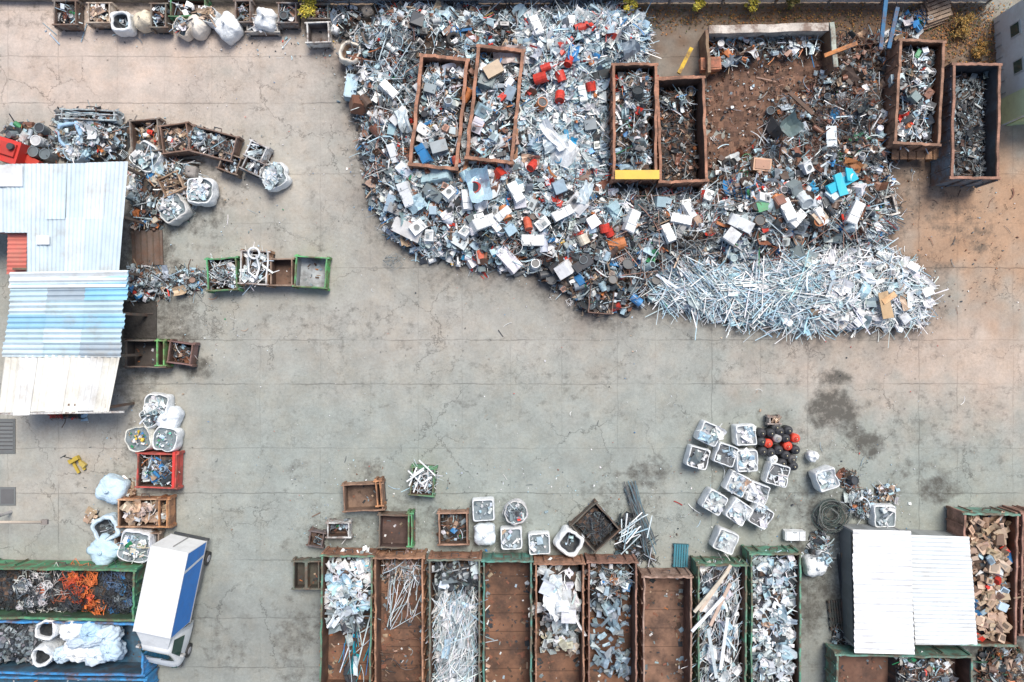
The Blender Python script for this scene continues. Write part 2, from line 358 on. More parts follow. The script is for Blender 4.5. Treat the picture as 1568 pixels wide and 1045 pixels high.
# ---------------------------------------------------------------- bulk bags
def bag(cx,cy,sz,kind='full',h=.85,rot=None,tint=WH,pal=PG,ks=None,name='bulk_bag',sq=4.,lump=.06,inside=None,cap=1.26,np_=None):
    if kind=='closed': sz*=.9
    x,y=W(cx,cy,h); r=sz*K(h)/2*.94; rot=U(0,1.5) if rot is None else math.radians(rot)
    if cap>1.3: r*=.95
    mb=MB(); n=64
    body=[(.82,0),(.96,.1),(1.03,.35),(1.0,.6),(.97,.82),(.95,.96)]
    if cap>1.3: body=[(.9,0),(.97,.08),(1.01,.35),(1.0,.6),(.99,.85),(.97,.97)]
    if kind=='closed': prof=body[:-1]+[(.86,.93),(.68,1.02),(.45,1.08),(.22,1.1),(.1,1.13),(.09,1.22),(.14,1.3),(.03,1.3)]
    elif kind=='ring': prof=body+[(.86,1.02),(.74,1.0),(.66,.9),(.6,.7),(.55,.45),(.3,.4),(.01,.4)]
    else: prof=body+[(.93,1.01),(.87,.98),(.83,.88),(.6,.86),(.3,.9),(.01,.92)]
    sd=random.randint(0,39); V=[];C=[]
    a=np.arange(n)*2*pi/n
    sup=(np.abs(np.cos(a))**sq+np.abs(np.sin(a))**sq)**(-1/sq)
    if sq>2.5: sup=np.minimum(sup,cap)
    for i,(q,z) in enumerate(prof):
        rr=r*q*(1+(sup-1)*(1 if q>.5 else .3))
        rr=rr*(1+lump*nz(a*3,np.full(n,z*2.5+i*.3),1.,sd)+(.02 if cap<1.3 else .008)*np.sin(a*9+sd+z*3)+ (.03*np.sin(a*17+sd) if kind=='closed' and i>4 else 0))
        if kind=='closed' and i>4: rr=rr*(1+.1*nz(np.cos(a)*2+i*.4,np.sin(a)*2,1.1,sd+9))
        zz=h*(z+ ((.12 if kind=='closed' else .09)*nz(np.cos(a)*2*q,np.sin(a)*2*q,1.2,sd+3) if z>.3 else 0))
        V+=list(np.stack([rr*np.cos(a),rr*np.sin(a),zz*np.ones(n)],1))
    F=[];m=len(prof)
    for i in range(m-1):
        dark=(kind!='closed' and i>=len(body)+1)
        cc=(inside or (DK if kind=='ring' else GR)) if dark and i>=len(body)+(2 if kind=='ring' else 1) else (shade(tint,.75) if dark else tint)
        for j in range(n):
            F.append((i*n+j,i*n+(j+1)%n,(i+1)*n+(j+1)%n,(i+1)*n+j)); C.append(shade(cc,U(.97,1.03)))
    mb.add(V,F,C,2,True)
    if (kind!='closed' and cap<1.3) or random.random()<.4:
        for q in range(4):
            aa=pi/4+q*pi/2+U(-.1,.1); px,py=r*1.05*math.cos(aa),r*1.05*math.sin(aa); tx,ty=-math.sin(aa),math.cos(aa)
            ox,oy=U(-.15,.12)*math.cos(aa),U(-.15,.12)*math.sin(aa)
            V=[];
            for t in np.linspace(-1,1,7):
                bb=(1-t*t); V.append((px+tx*t*.12+ox*bb,py+ty*t*.12+oy*bb,h*.92+bb*U(.02,.1))); V.append((px+tx*t*.12+ox*bb+.03*math.cos(aa),py+ty*t*.12+oy*bb+.03*math.sin(aa),h*.92+bb*.06-.02))
            grid(mb,V,7,2,shade(tint,.8),2)
    if kind=='full':
        c=r*(.62 if cap<1.3 else .76); poly=[(-c,-c),(c,-c),(c,c),(-c,c)]
        scatter(mb,poly,np_ or int(26+sz*.6),lambda X,Y:h*(.86+.12*np.exp(-(X**2+Y**2)/(r*r*.5))),ks or [('strip',26),('box',10),('plate',16),('chunk',20),('sheet',20),('pipe',8)],pal,.6,.35 if not np_ else .18,.12)
    elif kind=='ring':
        scatter(mb,[(-r*.4,-r*.4),(r*.4,-r*.4),(r*.4,r*.4),(-r*.4,r*.4)],10,lambda X,Y:X*0+h*.42,[('chunk',1),('strip',1)],pal,.6,.3,.1)
    return mb.obj(name,None,(x,y,0),rot)
# ---------------------------------------------------------------- corrugated roofs
def roof(mb,q,dirn,sw,pitch,amp,cols,split=1,jag=.08,mat=4):
    Q=[np.array((*W(a,b_,z),z)) for a,b_,z in q]
    if dirn=='v': Q=[Q[0],Q[3],Q[2],Q[1]]
    def B(u,v): return (Q[0]*(1-u)+Q[1]*u)*(1-v)+(Q[3]*(1-u)+Q[2]*u)*v
    Lv=np.linalg.norm(Q[3]-Q[0]); Lu=np.linalg.norm(Q[1]-Q[0]); ns=max(1,round(Lv/sw))
    for i in range(ns):
        for j in range(split):
            col=shade(random.choice(cols),U(.93,1.07)); v0=i/ns-.004;v1=(i+1)/ns+.004
            u0=j/split-(.015 if j else 0)-(0 if j else U(0,jag)/Lu); u1=(j+1)/split+(0 if j<split-1 else U(-jag*.3,jag)/Lu)
            nn=max(4,int((v1-v0)*Lv/pitch*4)); dz=U(0,.012)+((i+j*1)%2)*.012; V=[];tw=U(-.01,.01)
            for a in range(nn+1):
                v=v0+(v1-v0)*a/nn; off=amp*math.sin(2*pi*v*Lv/pitch)
                for t in range(4):
                    p=B(u0+(u1-u0)*t/3,v).copy(); p[2]+=off+dz+tw*t; V.append(p)
            grid(mb,V,nn+1,4,col,mat,False)
    return B
def beam(mb,p,q,t,col,mat=1):
    p=np.array(p,float);q=np.array(q,float); d=q-p; L=np.linalg.norm(d); d/=L
    yaw=math.atan2(d[1],d[0]); pt=-math.asin(max(-1,min(1,d[2]))); box(mb,(p+q)/2,(L,t,t),RZ(yaw)@RY(pt),col,mat)
def P3(px,py,z,zp=None):
    x,y=W(px,py,z if zp is None else zp); return (x,y,z)

# ================================================================ GROUND
def blob(X,Y,px,py,rx,ry,soft=1.,n=.35,o=0):
    x,y=W(px,py); dx=(X-x)/(rx*S);dy=(Y-y)/(ry*S); d=np.sqrt(dx*dx+dy*dy)+n*nz(X,Y,.8,o)*.5+n*nz(X,Y,2.6,o+7)*.3
    return np.clip((1-d)/soft+.0,0,1)
MAIN=[(600,8),(548,60),(530,110),(545,160),(560,205),(566,250),(575,310),(605,360),(640,385),(690,398),(740,408),(800,412),(835,430),(870,450),(900,478),(945,480),(985,464),(1010,440),(1100,420),(1200,400),(1330,395),(1372,335),(1358,270),(1368,225),(1366,120),(1330,110),(1280,135),(1215,190),(1150,238),(1088,262),(1088,285),(1000,285),(935,282),(937,100),(985,95),(992,45),(935,8),(740,20)]
PROF=[(1000,440),(1012,385),(1060,390),(1120,400),(1200,378),(1290,366),(1340,376),(1375,402),(1415,430),(1422,468),(1400,500),(1340,500),(1290,503),(1245,506),(1180,498),(1110,483),(1050,470),(1000,460)]
mainW=WP(MAIN); profW=WP(PROF)
xs=np.concatenate([[-600,-250,-100,-50,-36],np.arange(-30,30.01,.17),[36,50,100,250,600]]); ys=np.concatenate([[-600,-250,-100,-50,-30],np.arange(-21,21.01,.17),[30,50,100,250,600]])
X,Y=np.meshgrid(xs,ys,indexing='ij')
base=np.empty(X.shape+(3,)); base[:]=(.305,.325,.298)
def mixc(m,c,a=1.):
    m=(m*a)[...,None]; base[:]=base*(1-m)+np.array(c)*m
mixc(blob(X,Y,150,60,650,330,.8),(.53,.445,.385),.95)
mixc(blob(X,Y,480,300,330,260,.9),(.39,.372,.33),.8)
mixc(blob(X,Y,120,650,230,300,.9,o=2),(.43,.40,.355),.8)
mixc(blob(X,Y,720,500,520,150,.9,o=4),(.375,.357,.32),.75)
mixc(blob(X,Y,1500,560,420,150,.9,o=5),(.49,.40,.33),.9)
mixc(blob(X,Y,1480,330,230,200,.7,o=6),(.40,.25,.155),.9)
mixc(blob(X,Y,1300,60,420,110,.6,o=8),(.17,.105,.065),.95)
mixc(blob(X,Y,780,5,620,60,.7,o=3),(.22,.15,.09),.9)
mixc(blob(X,Y,1350,740,420,170,.9,o=9),(.265,.30,.275),.8)
mixc(blob(X,Y,650,800,520,230,.9,o=10),(.27,.31,.29),.8)
mixc(blob(X,Y,860,990,1200,130,.5,o=11),(.21,.225,.21),.6)
big=nz(X,Y,.5,12)*.5+nz(X,Y,1.3,20)*.3; base*= (1+.06*big)[...,None]
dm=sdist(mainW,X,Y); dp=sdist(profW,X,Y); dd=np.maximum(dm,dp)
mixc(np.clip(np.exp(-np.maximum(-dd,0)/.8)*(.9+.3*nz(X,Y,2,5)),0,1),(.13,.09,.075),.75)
stain_shade=np.zeros(X.shape)  # oil and dirt stains, plus shade painted on the ground right of the shed
for (px,py,rx,ry,a) in [(1280,580,30,18,.95),(1275,625,34,30,1),(1295,640,26,30,.95),(1258,645,26,20,.85),(1325,672,30,24,1),(1338,692,22,20,1),(1300,655,24,18,.85),(1285,605,16,26,.6),(1442,748,36,22,.85),(1400,715,40,24,.5),(1370,735,30,20,.5),(985,728,34,30,.7),(560,725,34,24,.65),(455,725,20,20,.5),(1215,760,90,70,.55),(1190,700,110,90,.45),(1270,790,60,60,.8),(220,600,60,80,.55),(210,370,80,90,.8),(240,500,70,100,.75),(300,560,34,26,.9),(250,300,130,100,.6),(560,830,130,70,.5),(780,830,160,60,.55),(900,600,40,22,.4),(1500,370,20,40,.7),(1440,410,34,18,.6),(1445,660,160,60,.35),(30,230,80,40,.7),(200,760,100,90,.45),(300,30,280,36,.6),(1240,900,50,120,.8),(460,980,50,80,.6),(1530,1010,60,60,.8),(340,980,60,50,.45),(1170,560,100,34,.3),(720,440,90,36,.4),(500,500,160,40,.35),(960,760,80,60,.45),(1100,540,300,30,.25),(600,600,260,60,.25),(420,640,100,80,.25),(1460,330,60,60,.5),(1400,300,50,70,.5),(60,120,90,60,.25),(350,200,120,60,.25),(1480,700,100,60,.35),(860,560,80,50,.22)]:
    stain_shade=np.maximum(stain_shade,a*blob(X,Y,px,py,rx*1.3,ry*1.3,.6,.5,int(px)%30))
stain_shade=np.maximum(stain_shade,.75*np.clip(np.exp(-np.maximum(-dd,0)/1.2),0,1))
def track(pts,wd,a):
    global stain_shade
    P=np.array(WP(pts)); 
    for off in (-.95,.95):
        best=np.full(X.shape,1e9)
        for i in range(len(P)-1):
            x0,y0=P[i];x1,y1=P[i+1]; dx,dy=x1-x0,y1-y0; l=math.hypot(dx,dy); ox,oy=-dy/l*off,dx/l*off
            t=np.clip(((X-x0-ox)*dx+(Y-y0-oy)*dy)/(l*l),0,1); best=np.minimum(best,np.hypot(X-x0-ox-t*dx,Y-y0-oy-t*dy))
        stain_shade=np.maximum(stain_shade,a*np.clip(1-best/wd,0,1))
track([(420,40),(440,250),(470,430),(560,540),(760,600),(1000,610),(1250,600),(1567,560)],.5,.38)
track([(330,1040),(360,850),(450,660),(640,560),(900,540),(1200,560)],.5,.35)
track([(700,830),(720,650),(900,540),(1300,545),(1560,640)],.45,.33)
track([(1490,260),(1500,420),(1430,560),(1200,620)],.5,.4)
Z=.012*nz(X,Y,.35,15); Z[np.abs(X)>31]=0; Z[np.abs(Y)>22]=0
nx,ny=X.shape
idx=np.arange(nx*ny).reshape(nx,ny)
Fq=np.stack([idx[:-1,:-1],idx[1:,:-1],idx[1:,1:],idx[:-1,1:]],-1).reshape(-1,4)
me=bpy.data.meshes.new('ground'); V=np.stack([X,Y,Z],-1).reshape(-1,3).astype(np.float32)
me.vertices.add(len(V)); me.vertices.foreach_set('co',V.ravel()); me.loops.add(Fq.size); me.loops.foreach_set('vertex_index',Fq.ravel().astype(np.int32))
me.polygons.add(len(Fq)); me.polygons.foreach_set('loop_start',(np.arange(len(Fq))*4).astype(np.int32)); me.polygons.foreach_set('loop_total',np.full(len(Fq),4,dtype=np.int32)); me.update(calc_edges=True)
me.polygons.foreach_set('use_smooth',np.ones(len(Fq),bool))
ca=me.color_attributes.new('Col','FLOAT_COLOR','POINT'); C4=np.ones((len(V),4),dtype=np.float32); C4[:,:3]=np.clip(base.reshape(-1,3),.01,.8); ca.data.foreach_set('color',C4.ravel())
sa=me.attributes.new('StainShade','FLOAT','POINT'); sa.data.foreach_set('value',stain_shade.ravel().astype(np.float32))
go=bpy.data.objects.new('ground',me); scene.collection.objects.link(go)
m,nt,b=newmat('concrete_yard'); N=nt.nodes.new; L=nt.links.new
def mth(op,a,b_=None,c=None,clamp=False):
    n=N('ShaderNodeMath'); n.operation=op; n.use_clamp=clamp
    for i,v in enumerate((a,b_,c)):
        if v is None: continue
        if isinstance(v,(int,float)): n.inputs[i].default_value=v
        else: L(v,n.inputs[i])
    return n.outputs[0]
def noi(vec,sc,det=4,ro=.55):
    n=N('ShaderNodeTexNoise'); n.inputs['Scale'].default_value=sc; n.inputs['Detail'].default_value=det; n.inputs['Roughness'].default_value=ro; L(vec,n.inputs['Vector']); return n
def mr(v,a,b_,c=0,d=1):
    n=N('ShaderNodeMapRange'); L(v,n.inputs['Value']); n.inputs['From Min'].default_value=a;n.inputs['From Max'].default_value=b_;n.inputs['To Min'].default_value=c;n.inputs['To Max'].default_value=d; return n.outputs['Result']
geo=N('ShaderNodeNewGeometry'); pos=geo.outputs['Position']
def sepc(o):
    s=N('ShaderNodeSeparateColor'); L(o,s.inputs[0]); return s.outputs
def warp(src,amt):
    sub=N('ShaderNodeVectorMath'); sub.operation='SUBTRACT'; L(src,sub.inputs[0]); sub.inputs[1].default_value=(.5,.5,.5)
    off=N('ShaderNodeVectorMath'); off.operation='SCALE'; off.inputs['Scale'].default_value=amt; L(sub.outputs[0],off.inputs[0])
    add=N('ShaderNodeVectorMath'); add.operation='ADD'; L(pos,add.inputs[0]); L(off.outputs[0],add.inputs[1]); return add.outputs[0]
nA=noi(pos,.8,5,.7); nB=noi(pos,.28,3,.6)
sA=sepc(nA.outputs['Color']); sB=sepc(nB.outputs['Color'])
wj=warp(nA.outputs['Color'],.25); wc=warp(nA.outputs['Color'],1.7)
sp=N('ShaderNodeSeparateXYZ'); L(wj,sp.inputs[0])
def joint(c,per,ph,w,seed):
    t=mth('ADD',mth('DIVIDE',c,per),ph+100); ix=mth('FLOOR',t)
    wn=N('ShaderNodeTexWhiteNoise'); wn.noise_dimensions='1D'; L(mth('ADD',ix,seed),wn.inputs['W'])
    f=mth('FRACT',t); s_=sepc(wn.outputs['Color'])
    d=mth('MULTIPLY',mth('ABSOLUTE',mth('SUBTRACT',f,mth('ADD',.3,mth('MULTIPLY',s_[0],.4)))),per)
    return mth('MULTIPLY',mr(d,0,w,1,0),mr(s_[1],0,.7,.25,1))
jx=joint(sp.outputs[0],2.45,.46,.04,3.1); jy=joint(sp.outputs[1],2.72,.36,.04,9.7)
jt=mth('MULTIPLY',mth('MAXIMUM',mth('MULTIPLY',jx,mr(sB[0],.42,.58,.1,.9)),mth('MULTIPLY',jy,mr(sB[1],.40,.56,.2,1))),.85)
def crack(sc,w,msk,lo,hi):
    v=N('ShaderNodeTexVoronoi'); v.feature='DISTANCE_TO_EDGE'; v.inputs['Scale'].default_value=sc; L(wc,v.inputs['Vector'])
    return mth('MULTIPLY',mr(v.outputs['Distance'],0,w*sc,1,0),mr(msk,lo,hi,0,1))
cr=mth('MAXIMUM',mth('MULTIPLY',crack(.33,.035,sB[2],.46,.58),.95),mth('MULTIPLY',crack(1.2,.022,sB[0],.53,.64),.6))
lines=mth('MAXIMUM',jt,cr)
n2=noi(pos,7,4,.75); n3=noi(pos,42,2,.7)
k=mth('MULTIPLY',mth('MULTIPLY',mr(nA.outputs['Fac'],.32,.68,.84,1.12),mr(n2.outputs['Fac'],.3,.7,.87,1.1)),mr(n3.outputs['Fac'],.3,.7,.86,1.12))
sv=N('ShaderNodeTexVoronoi'); sv.inputs['Scale'].default_value=1.7; L(wj,sv.inputs['Vector'])
spot=mth('MULTIPLY',mr(sv.outputs['Distance'],.03,.10,1,0),mr(sB[1],.48,.6,0,.6))
k=mth('MULTIPLY',k,mth('SUBTRACT',1,mth('MULTIPLY',lines,.55))); k=mth('MULTIPLY',k,mth('SUBTRACT',1,spot))
at=N('ShaderNodeAttribute'); at.attribute_name='Col'
sc=N('ShaderNodeVectorMath'); sc.operation='SCALE'; L(at.outputs['Color'],sc.inputs[0]); L(k,sc.inputs['Scale'])
warm=N('ShaderNodeMix'); warm.data_type='RGBA'; warm.blend_type='MULTIPLY'; L(mr(sA[1],.44,.66,0,.5),warm.inputs['Factor']); L(sc.outputs[0],warm.inputs[6]); warm.inputs[7].default_value=(1.07,.97,.88,1)
st=N('ShaderNodeAttribute'); st.attribute_name='StainShade'
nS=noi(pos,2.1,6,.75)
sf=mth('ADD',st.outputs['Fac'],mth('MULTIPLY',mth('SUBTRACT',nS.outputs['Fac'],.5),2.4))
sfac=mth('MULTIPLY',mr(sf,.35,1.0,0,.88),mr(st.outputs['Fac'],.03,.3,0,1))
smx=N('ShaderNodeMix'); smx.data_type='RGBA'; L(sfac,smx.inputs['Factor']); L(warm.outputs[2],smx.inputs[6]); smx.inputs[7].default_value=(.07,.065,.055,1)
L(smx.outputs[2],b.inputs['Base Color']); b.inputs['Roughness'].default_value=.88
bp=N('ShaderNodeBump'); bp.inputs['Strength'].default_value=.35; bp.inputs['Distance'].default_value=.03
L(mth('SUBTRACT',mth('MULTIPLY',n2.outputs['Fac'],.8),lines),bp.inputs['Height']); L(bp.outputs['Normal'],b.inputs['Normal'])
me.materials.append(m)

# ================================================================ TOP CONTAINERS
MIX=lambda **k:dict(dict(k=KM,p=PM,lv=.62,n=55,s=.75),**k)
RST=(.44,.215,.135)
skip('scrap_container',672,172,74,172,2.0,-6,RST,inner=(.26,.13,.085),load=[MIX(p=PM,k=KM+[('appl',1)])],exclude=True,rail_w=.15)
skip('scrap_container',758,160,72,176,2.0,-6,RST,inner=(.26,.13,.085),load=[MIX(k=KM+[('appl',4),('tire',2)],p=PM,s=.8)],exclude=True,rail_w=.15)
skip('scrap_container',972,186,68,178,1.9,0,RST,inner=(.2,.11,.07),load=[MIX(p=PD)],exclude=True,rail_w=.12)
skip('scrap_container',1044,199,74,162,1.8,2,RST,inner=(.15,.085,.055),load=[dict(k=KF,p=PR+[(20,DK)],lv=.3,n=50,s=.55,mound=.1),MIX(p=PD,reg=(-.9,.45,.9,.95),lv=.5,n=35)],exclude=True,rail_w=.12)
skip('scrap_container',1408,142,70,162,1.8,-3,(.36,.2,.13),load=[MIX(p=PD+[(8,WH)],k=KM+[('appl',2)],lv=.6)],exclude=True,rail_w=.12)
skip('scrap_container',1494,186,74,178,1.9,-1,(.38,.20,.14),outer=(.18,.22,.26),inner=(.08,.09,.10),load=[dict(k=KF,p=[(40,DK),(40,GR),(10,BRN),(5,LB)],lv=.5,n=60,s=.6,mound=.1)],exclude=True,rail_w=.12)
mb=MB(); c=W(975,268,1.9); box(mb,(c[0],c[1]-.06,1.8),(2.0,.1,.42),I3,YE,3); box(mb,(c[0],c[1]-.13,1.67),(1.9,.05,.08),I3,shade(YE,.6),3); box(mb,(c[0],c[1]-.02,2.03),(2.05,.42,.05),I3,(.7,.46,.05),3)
for i in range(5): box(mb,(c[0]-.8+i*.4,c[1]-.14,1.81),(.06,.05,.36),I3,shade(YE,.7),3)
mb.obj('container_tailgate')
mb=MB(); c=W(1405,232,.9)
for i in range(6): box(mb,(c[0]-1.0+i*.4,c[1]-.1,.75),(.34,.5,.06),RZ(U(-.05,.05)),(.55,.31,.17),1)
for i in range(3): box(mb,(c[0]-.9+i*.9,c[1]-.1,.38),(.12,.45,.68),I3,(.35,.19,.1),1)
mb.obj('wooden_pallet_stack')
mb=MB()
a=W(1075,62);b2=W(1252,58); loft(mb,a,b2,0,1.25,.28,(.55,.5,.43),5,14,.02); loft(mb,(a[0],a[1]),(b2[0],b2[1]),1.255,1.34,.38,(.55,.5,.44),1,12,.02)
a=W(1256,52);b2=W(1262,118); loft(mb,a,b2,0,1.3,.14,(.28,.17,.1),1,6,.02); loft(mb,a,b2,1.3,1.4,.22,(.38,.42,.36),1,6,.01)
a=W(1072,62);b2=W(1076,125); loft(mb,a,b2,0,1.3,.14,(.3,.2,.12),1,6,.02)
mb.obj('bay_retaining_wall')

# ================================================================ MAIN PILE
def hmain(X,Y):
    d=sdist(mainW,X,Y); return np.maximum(0,1.05*(1-np.exp(-np.maximum(d,0)/.9))*(1+.3*nz(X,Y,.45,3)+.14*nz(X,Y,1.5,9)))
mb=MB(); basemesh(mb,mainW,hmain,.22,[DK,BRN,(.07,.06,.05),(.12,.09,.07)])
zones=[
 ([(600,8),(548,60),(530,110),(545,160),(566,250),(575,310),(640,330),(640,60),(720,60),(735,20)],2300,KM+[('appl',.6)],PD+[(26,WH),(24,LB)],.8),
 ([(570,250),(575,310),(605,360),(640,385),(690,398),(740,408),(830,420),(930,400),(940,280),(800,250),(640,250)],3300,KM+[('appl',1.4),('box',9),('sheet',5)],PM+[(8,WH),(8,LB)],.87),
 ([(790,60),(800,270),(900,310),(938,280),(937,100),(985,95),(992,45),(935,8),(800,20)],3300,[('strip',42),('prof',22),('sheet',26),('plate',6),('box',2),('pipe',8),('appl',.2)],PS,.85),
 ([(700,60),(735,20),(800,20),(800,60),(820,300),(700,280)],700,KM,PM+[(10,SI)],.8),
 ([(830,420),(870,450),(900,478),(945,480),(1010,450),(1020,400),(940,290),(900,330)],900,KM+[('drum',3),('tire',1)],PD,.85),
 ([(930,280),(1090,285),(1200,300),(1340,330),(1372,335),(1330,395),(1200,400),(1100,420),(1020,440),(960,380)],2400,KM+[('prof',14),('appl',.8)],PD+[(20,SI),(16,WH)],.9),
 ([(1088,262),(1140,235),(1195,190),(1250,130),(1330,110),(1366,120),(1368,225),(1358,270),(1372,335),(1200,320),(1088,290)],1250,KM+[('appl',.4)],PD+[(16,BRN),(12,RU),(8,WH)],.8),
 (MAIN,4600,[('chunk',26),('bit',44),('strip',24),('wire',6),('pipe',6)],PM,.5),
]
for z,n,kk,pal,s in zones: scatter(mb,WP(z),n,hmain,kk,pal,s,.42,.26,ex=EX,edge=.35,patch=1)
def hz(px,py): x,y=W(px,py,1); return x,y,float(hmain(np.array([x]),np.array([y]))[0])
def put(px,py,kind,col,s=1,yaw=None,tilt=.15,dz=.3):
    x,y,z=hz(px,py); piece(mb,kind,(x,y,z+dz),U(0,6) if yaw is None else yaw,tilt,s,col)
for px,py in [(655,207),(603,237),(712,358),(658,362),(740,345),(648,130),(765,222),(748,155),(1045,158),(1052,325),(1085,300),(1195,328),(1248,335),(1040,340),(1128,345),(690,300),(830,345),(860,330),(770,330),(612,180),(625,300),(595,140),(820,45),(735,275),(1230,260),(965,340),(1160,310),(1212,340),(640,350),(715,310),(790,300),(1020,360),(1300,330),(1178,395)]:
    x,y,z=hz(px,py); appliance(mb,(x,y,z+.4),RT(U(0,6),U(-.45,.45)),shade(WH,U(.85,1.02)),U(.6,.85),random.choice([1,2,3,3,3,0]))
for px,py,c in [(932,356,RED),(736,392,(.6,.14,.08)),(815,258,RED),(808,345,(.6,.12,.06)),(870,100,RED),(835,108,RED),(858,120,RED),(905,132,RED),(716,150,ORG),(857,150,RED),(893,368,CRM),(1095,95,ORG),(925,350,RED),(828,122,RED),(1180,310,ORG),(700,250,(.5,.1,.06)),(560,155,BRN)]:
    x,y,z=hz(px,py); drum(mb,(x,y,z+.42),RT(U(0,6),U(.9,1.6)),U(.17,.27),U(.35,.75),c)
for _ in range(34):
    px,py=random.choice([(U(590,930),U(240,400)),(U(1000,1340),U(280,390)),(U(800,930),U(40,260))]); put(px,py,random.choice(['sheet','drum','chunk','plate']),random.choice([RED,RED,ORG,BLU,(.05,.35,.6)]),1.0,None,.3,.35)
for px,py,rx in [(845,427,.27),(820,405,.22),(870,412,.24),(1150,320,.2),(960,405,.26),(893,398,.2),(1155,342,.24)]:
    x,y,z=hz(px,py); drum(mb,(x,y,z+.3),RT(0,U(-.2,.2)),rx,.6,random.choice([DK,GR,BRN,WH]),DK)
for px,py in [(695,62),(1045,370),(1175,385),(668,240),(1120,250)]:
    x,y,z=hz(px,py); torus(mb,(x,y,z+.25),.27,.1,RT(0,U(-.3,.3)))
for px,py,w,h,c,ya in [(735,290,1.0,1.5,(.45,.64,.74),.2),(865,240,1.4,1.0,WH,.8),(850,225,1.2,.7,SI,.2),(845,215,.5,1.6,WH,.7),(780,92,1.5,.8,(.45,.38,.36),0),(640,315,.9,.7,LB,.5),(962,80,.8,.7,(.2,.25,.3),.4),(895,300,1.1,.5,SI,1.2),(1200,200,.9,.9,(.16,.22,.22),.7),(620,190,.5,1.1,SI,.3),(760,180,.6,.9,(.3,.33,.35),.1)]:
    x,y,z=hz(px,py); sheet(mb,(x,y,max(z,1.2)+.45),w,h,RZ(ya)@RX(.1),c,.1,n=6)
x,y,z=hz(1278,286); box(mb,(x,y,z+.5),(1.5,.4,.12),RZ(.5)@RX(.2),CY,3,.05); box(mb,(x-.1,y-.1,z+.55),(.4,1.1,.12),RZ(.3)@RY(.2),(.03,.5,.66),3,.05); box(mb,(x+.3,y+.35,z+.6),(.45,.6,.1),RZ(.1)@RY(.4),(.03,.5,.66),3,.04)
x,y,z=hz(1165,254); box(mb,(x,y,z+.35),(.85,.6,.5),RZ(-.1),(.48,.27,.16),0); box(mb,(x,y,z+.62),(.7,.45,.04),RZ(-.1),(.3,.14,.08),0)
x,y,z=hz(1160,320); box(mb,(x,y,z+.4),(.6,.5,.3),RZ(.3),GN,0)
for px,py,l,ya,c in [(1048,95,1.4,1.1,YE),(1285,78,1.6,.35,(.6,.24,.08)),(1030,122,2.0,.05,RST),(1350,40,2.3,1.5,(.05,.17,.32)),(1365,45,2.0,1.35,(.05,.17,.32)),(715,250,1.9,1.3,(.55,.24,.12)),(790,228,1.8,1.55,(.5,.26,.15)),(1140,342,1.9,-.15,GR),(1225,160,1.5,-.8,BRN)]:
    x,y=W(px,py,1.3); box(mb,(x,y,1.45),(l,.18,.1),RZ(ya)@RY(U(-.15,.15)),c,1)
for _ in range(120):
    px,py=random.choice([(U(1010,1180),U(290,400)),(U(930,1010),U(290,440)),(U(1240,1340),U(330,400)),(U(560,640),U(40,300))]); put(px,py,'prof',random.choice([(.25,.13,.1),DK,GR,SI]),1.1,None,.2,.45)
for _ in range(46):
    px,py=random.choice([(U(950,1360),U(290,420)),(U(560,900),U(270,400)),(U(1180,1340),U(150,300))]); x,y,z=hz(px,py); wire(mb,(x,y,z+.3),U(.3,.8),random.choice([DK,BRN,(.12,.06,.05),GR]),.013,26)
for _ in range(50):
    px,py=random.choice([(U(950,1360),U(290,420)),(U(580,900),U(280,400)),(U(560,640),U(60,280))]); put(px,py,random.choice(['rack','frame','ring','frame']),random.choice([WH,SI,GR,(.3,.12,.08),LB]),1.15,None,.5,.4)
mb.obj('scrap_metal_pile')
BAY=[(1078,70),(1078,255),(1100,270),(1150,245),(1225,225),(1280,190),(1320,130),(1368,120),(1370,50),(1262,50),(1255,70)]
bw=WP(BAY)
def hb(X,Y): return .07+.06*nz(X,Y,1,4)
mb=MB(); basemesh(mb,bw,lambda X,Y:np.maximum(.02,hb(X,Y)),.25,[(.19,.105,.07),(.15,.085,.06),(.21,.12,.08)])
scatter(mb,bw,1500,hb,[('chunk',30),('bit',50),('strip',8),('wire',3)],[(50,BRN),(30,RU),(10,DK),(10,GR),(7,WH),(4,LB)],.5,.3,.06)
tw=WP([(1080,60),(1250,60),(1250,84),(1150,98),(1085,112)]); scatter(mb,tw,300,lambda X,Y:X*0+.3,KM,PM+[(30,BRN),(16,ORG)],.75,.4,.4)
tw=WP([(1262,60),(1366,60),(1366,150),(1280,140)]); scatter(mb,tw,350,lambda X,Y:X*0+.15,KM+[('prof',5)],PR+[(14,GR)],.75,.4,.4)
tw=WP([(1180,150),(1270,100),(1280,190),(1160,240)]); scatter(mb,tw,220,lambda X,Y:X*0+.12,KM,PR+[(14,GR),(8,SI)],.6,.4,.2)
x,y=W(1088,99,.8); box(mb,(x,y,.75),(1.0,.6,.35),RZ(.05),(.55,.22,.12),1,.03); box(mb,(x,y,.95),(.8,.42,.05),RZ(.05),(.4,.15,.09),1)
mb.obj('rubble_heap')
def hp(X,Y):
    d=sdist(profW,X,Y); return np.maximum(0,.75*(1-np.exp(-np.maximum(d,0)/.8))*(1+.25*nz(X,Y,.5,13)))
mb=MB(); basemesh(mb,profW,hp,.25,[(.38,.46,.52),(.27,.33,.37),(.33,.39,.43)])
LZ=PROF[:6]+[(1230,380),(1245,506)]+PROF[14:]
scatter(mb,WP(LZ),1900,hp,[('prof',72),('strip',24),('sheet',4)],[(42,WH),(30,SI),(40,(.43,.63,.73)),(3,GR)],.88,.25,.45,yaw=.1,yj=.75,edge=.4)
scatter(mb,WP([(1000,460),(1010,390),(1060,395),(1130,440),(1090,480)]),260,hp,[('prof',80)],[(20,WH),(30,SI),(40,(.38,.58,.68)),(9,GR)],.95,.3,.5,yaw=2.3,yj=.35,edge=.5)
